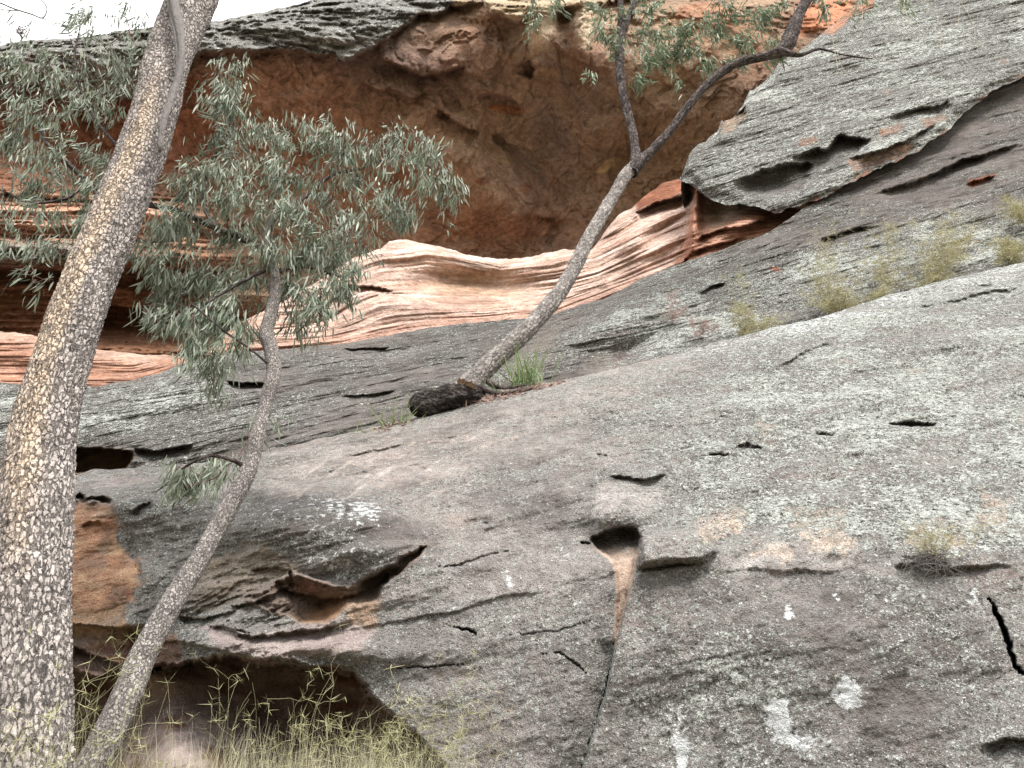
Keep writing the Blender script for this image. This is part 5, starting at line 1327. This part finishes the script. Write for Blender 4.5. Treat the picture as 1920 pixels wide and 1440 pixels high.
shrub('dry_grass', 'pinkish dry grass wisps beside the leftmost small shrub', yb(1320, 632), [(1300, 595, 14), (1330, 600, 14)], 10, M_pink, 68, 'dry grass', None, llen=.05)

# dead tangle with a few live shoots in the slot on the right face
def tangle():
    R = np.random.RandomState(71); c = on(A_depth, A_top, 1738, 1052, .03)
    th = thing('dead_shrub', tuple(c), 'tangle of wiry dead roots with thin yellow shoots on the right rock face', 'shrub')
    tw = []
    for _ in range(90):
        a = R.uniform(0, 2*pi); m = mpp(1060, c[1])
        e = c + np.array([R.normal()*34*m, -.03-abs(R.normal())*.05, (R.normal()*16-16)*m])
        st = c + np.array([R.normal()*20*m, -.02, R.normal()*10*m])
        tw.append((wig(st, e, 10, .22, R), .0022, .001))
    V, F = thin_tubes(tw, 4); mesh_obj('roots', V, F, M_dead, th)
    bs = [c + R.normal(size=3)*np.array([.03, .01, .01]) for _ in range(22)]
    ts = [P3(R.choice([1760, 1800, 1750, 1710])+R.normal()*18, 985+abs(R.normal())*26, c[1]-.12) for _ in range(22)]
    V, F, rnd = stems_mesh('shoots', bs, ts, R, M_grass_y, nodes=6, whorl=4, llen=.03, lwid=.0022, r=.001)
    mesh_obj('shoots', V, F, M_grass_y, th, True, dict(rnd=rnd))
tangle()

# dead twigs
def twig_thing(name, label, cat, lines, mat, r0=.006, r1=.002, parent=None):
    tw = [(catmull([list(P3(a, b, Y))+[0] for a, b, Y in l], 24)[:, :3], r0 if i == 0 else r0*.5, r1) for i, l in enumerate(lines)]
    V, F = thin_tubes(tw, 6); o = mesh_obj(name, V, F, mat, parent)
    if parent is None: tag(o, label, cat)
    return o
twig_thing('dead_twig', 'curled bare twig against the white sky in the top left corner', 'twig',
           [[(-60, -6, 2.9), (-10, 2, 2.9), (25, 16, 2.9), (60, 27, 2.9), (78, 34, 2.9), (86, 26, 2.9), (87, 12, 2.9), (72, -4, 2.9), (50, -20, 2.9)], [(-30, 8, 2.9), (5, 18, 2.9), (40, 20, 2.9)], [(78, 34, 2.9), (84, 36, 2.9), (88, 35, 2.9)]], M_dead, .0055, .003)
R9 = np.random.RandomState(90)
twig_thing('bare_shrub', 'tiny bare grey shrub on the skyline left of the large trunk', 'shrub',
           [[(42, 84, 13.5), (38, 60, 13.5), (28, 38, 13.5)]] + [[(40+R9.normal()*2, 80-R9.rand()*20, 13.5), (42+R9.normal()*8, 58, 13.5+R9.normal()*.1), (42+R9.normal()*13, 40+R9.rand()*14, 13.5)] for _ in range(16)], M_dead, .02, .006)
lines = []
for x0, y0, x1, y1 in ((1540, -20, 1572, 130), (1556, -20, 1560, 60), (1652, -20, 1690, 66), (1660, -20, 1706, 40), (1700, -20, 1712, 48), (1712, 50, 1690, 92), (1786, -20, 1834, 92), (1800, -20, 1795, 60), (1690, -30, 1765, 34), (1765, 34, 1763, 90), (1610, -20, 1616, 56), (1568, 90, 1594, 150)):
    lines.append([(x0, y0, 8.4), ((x0+x1)/2+R9.normal()*6, (y0+y1)/2, 8.35), (x1, y1, 8.3)])
twig_thing('dead_twigs', None, None, lines, M_straw, .006, .003, fork)
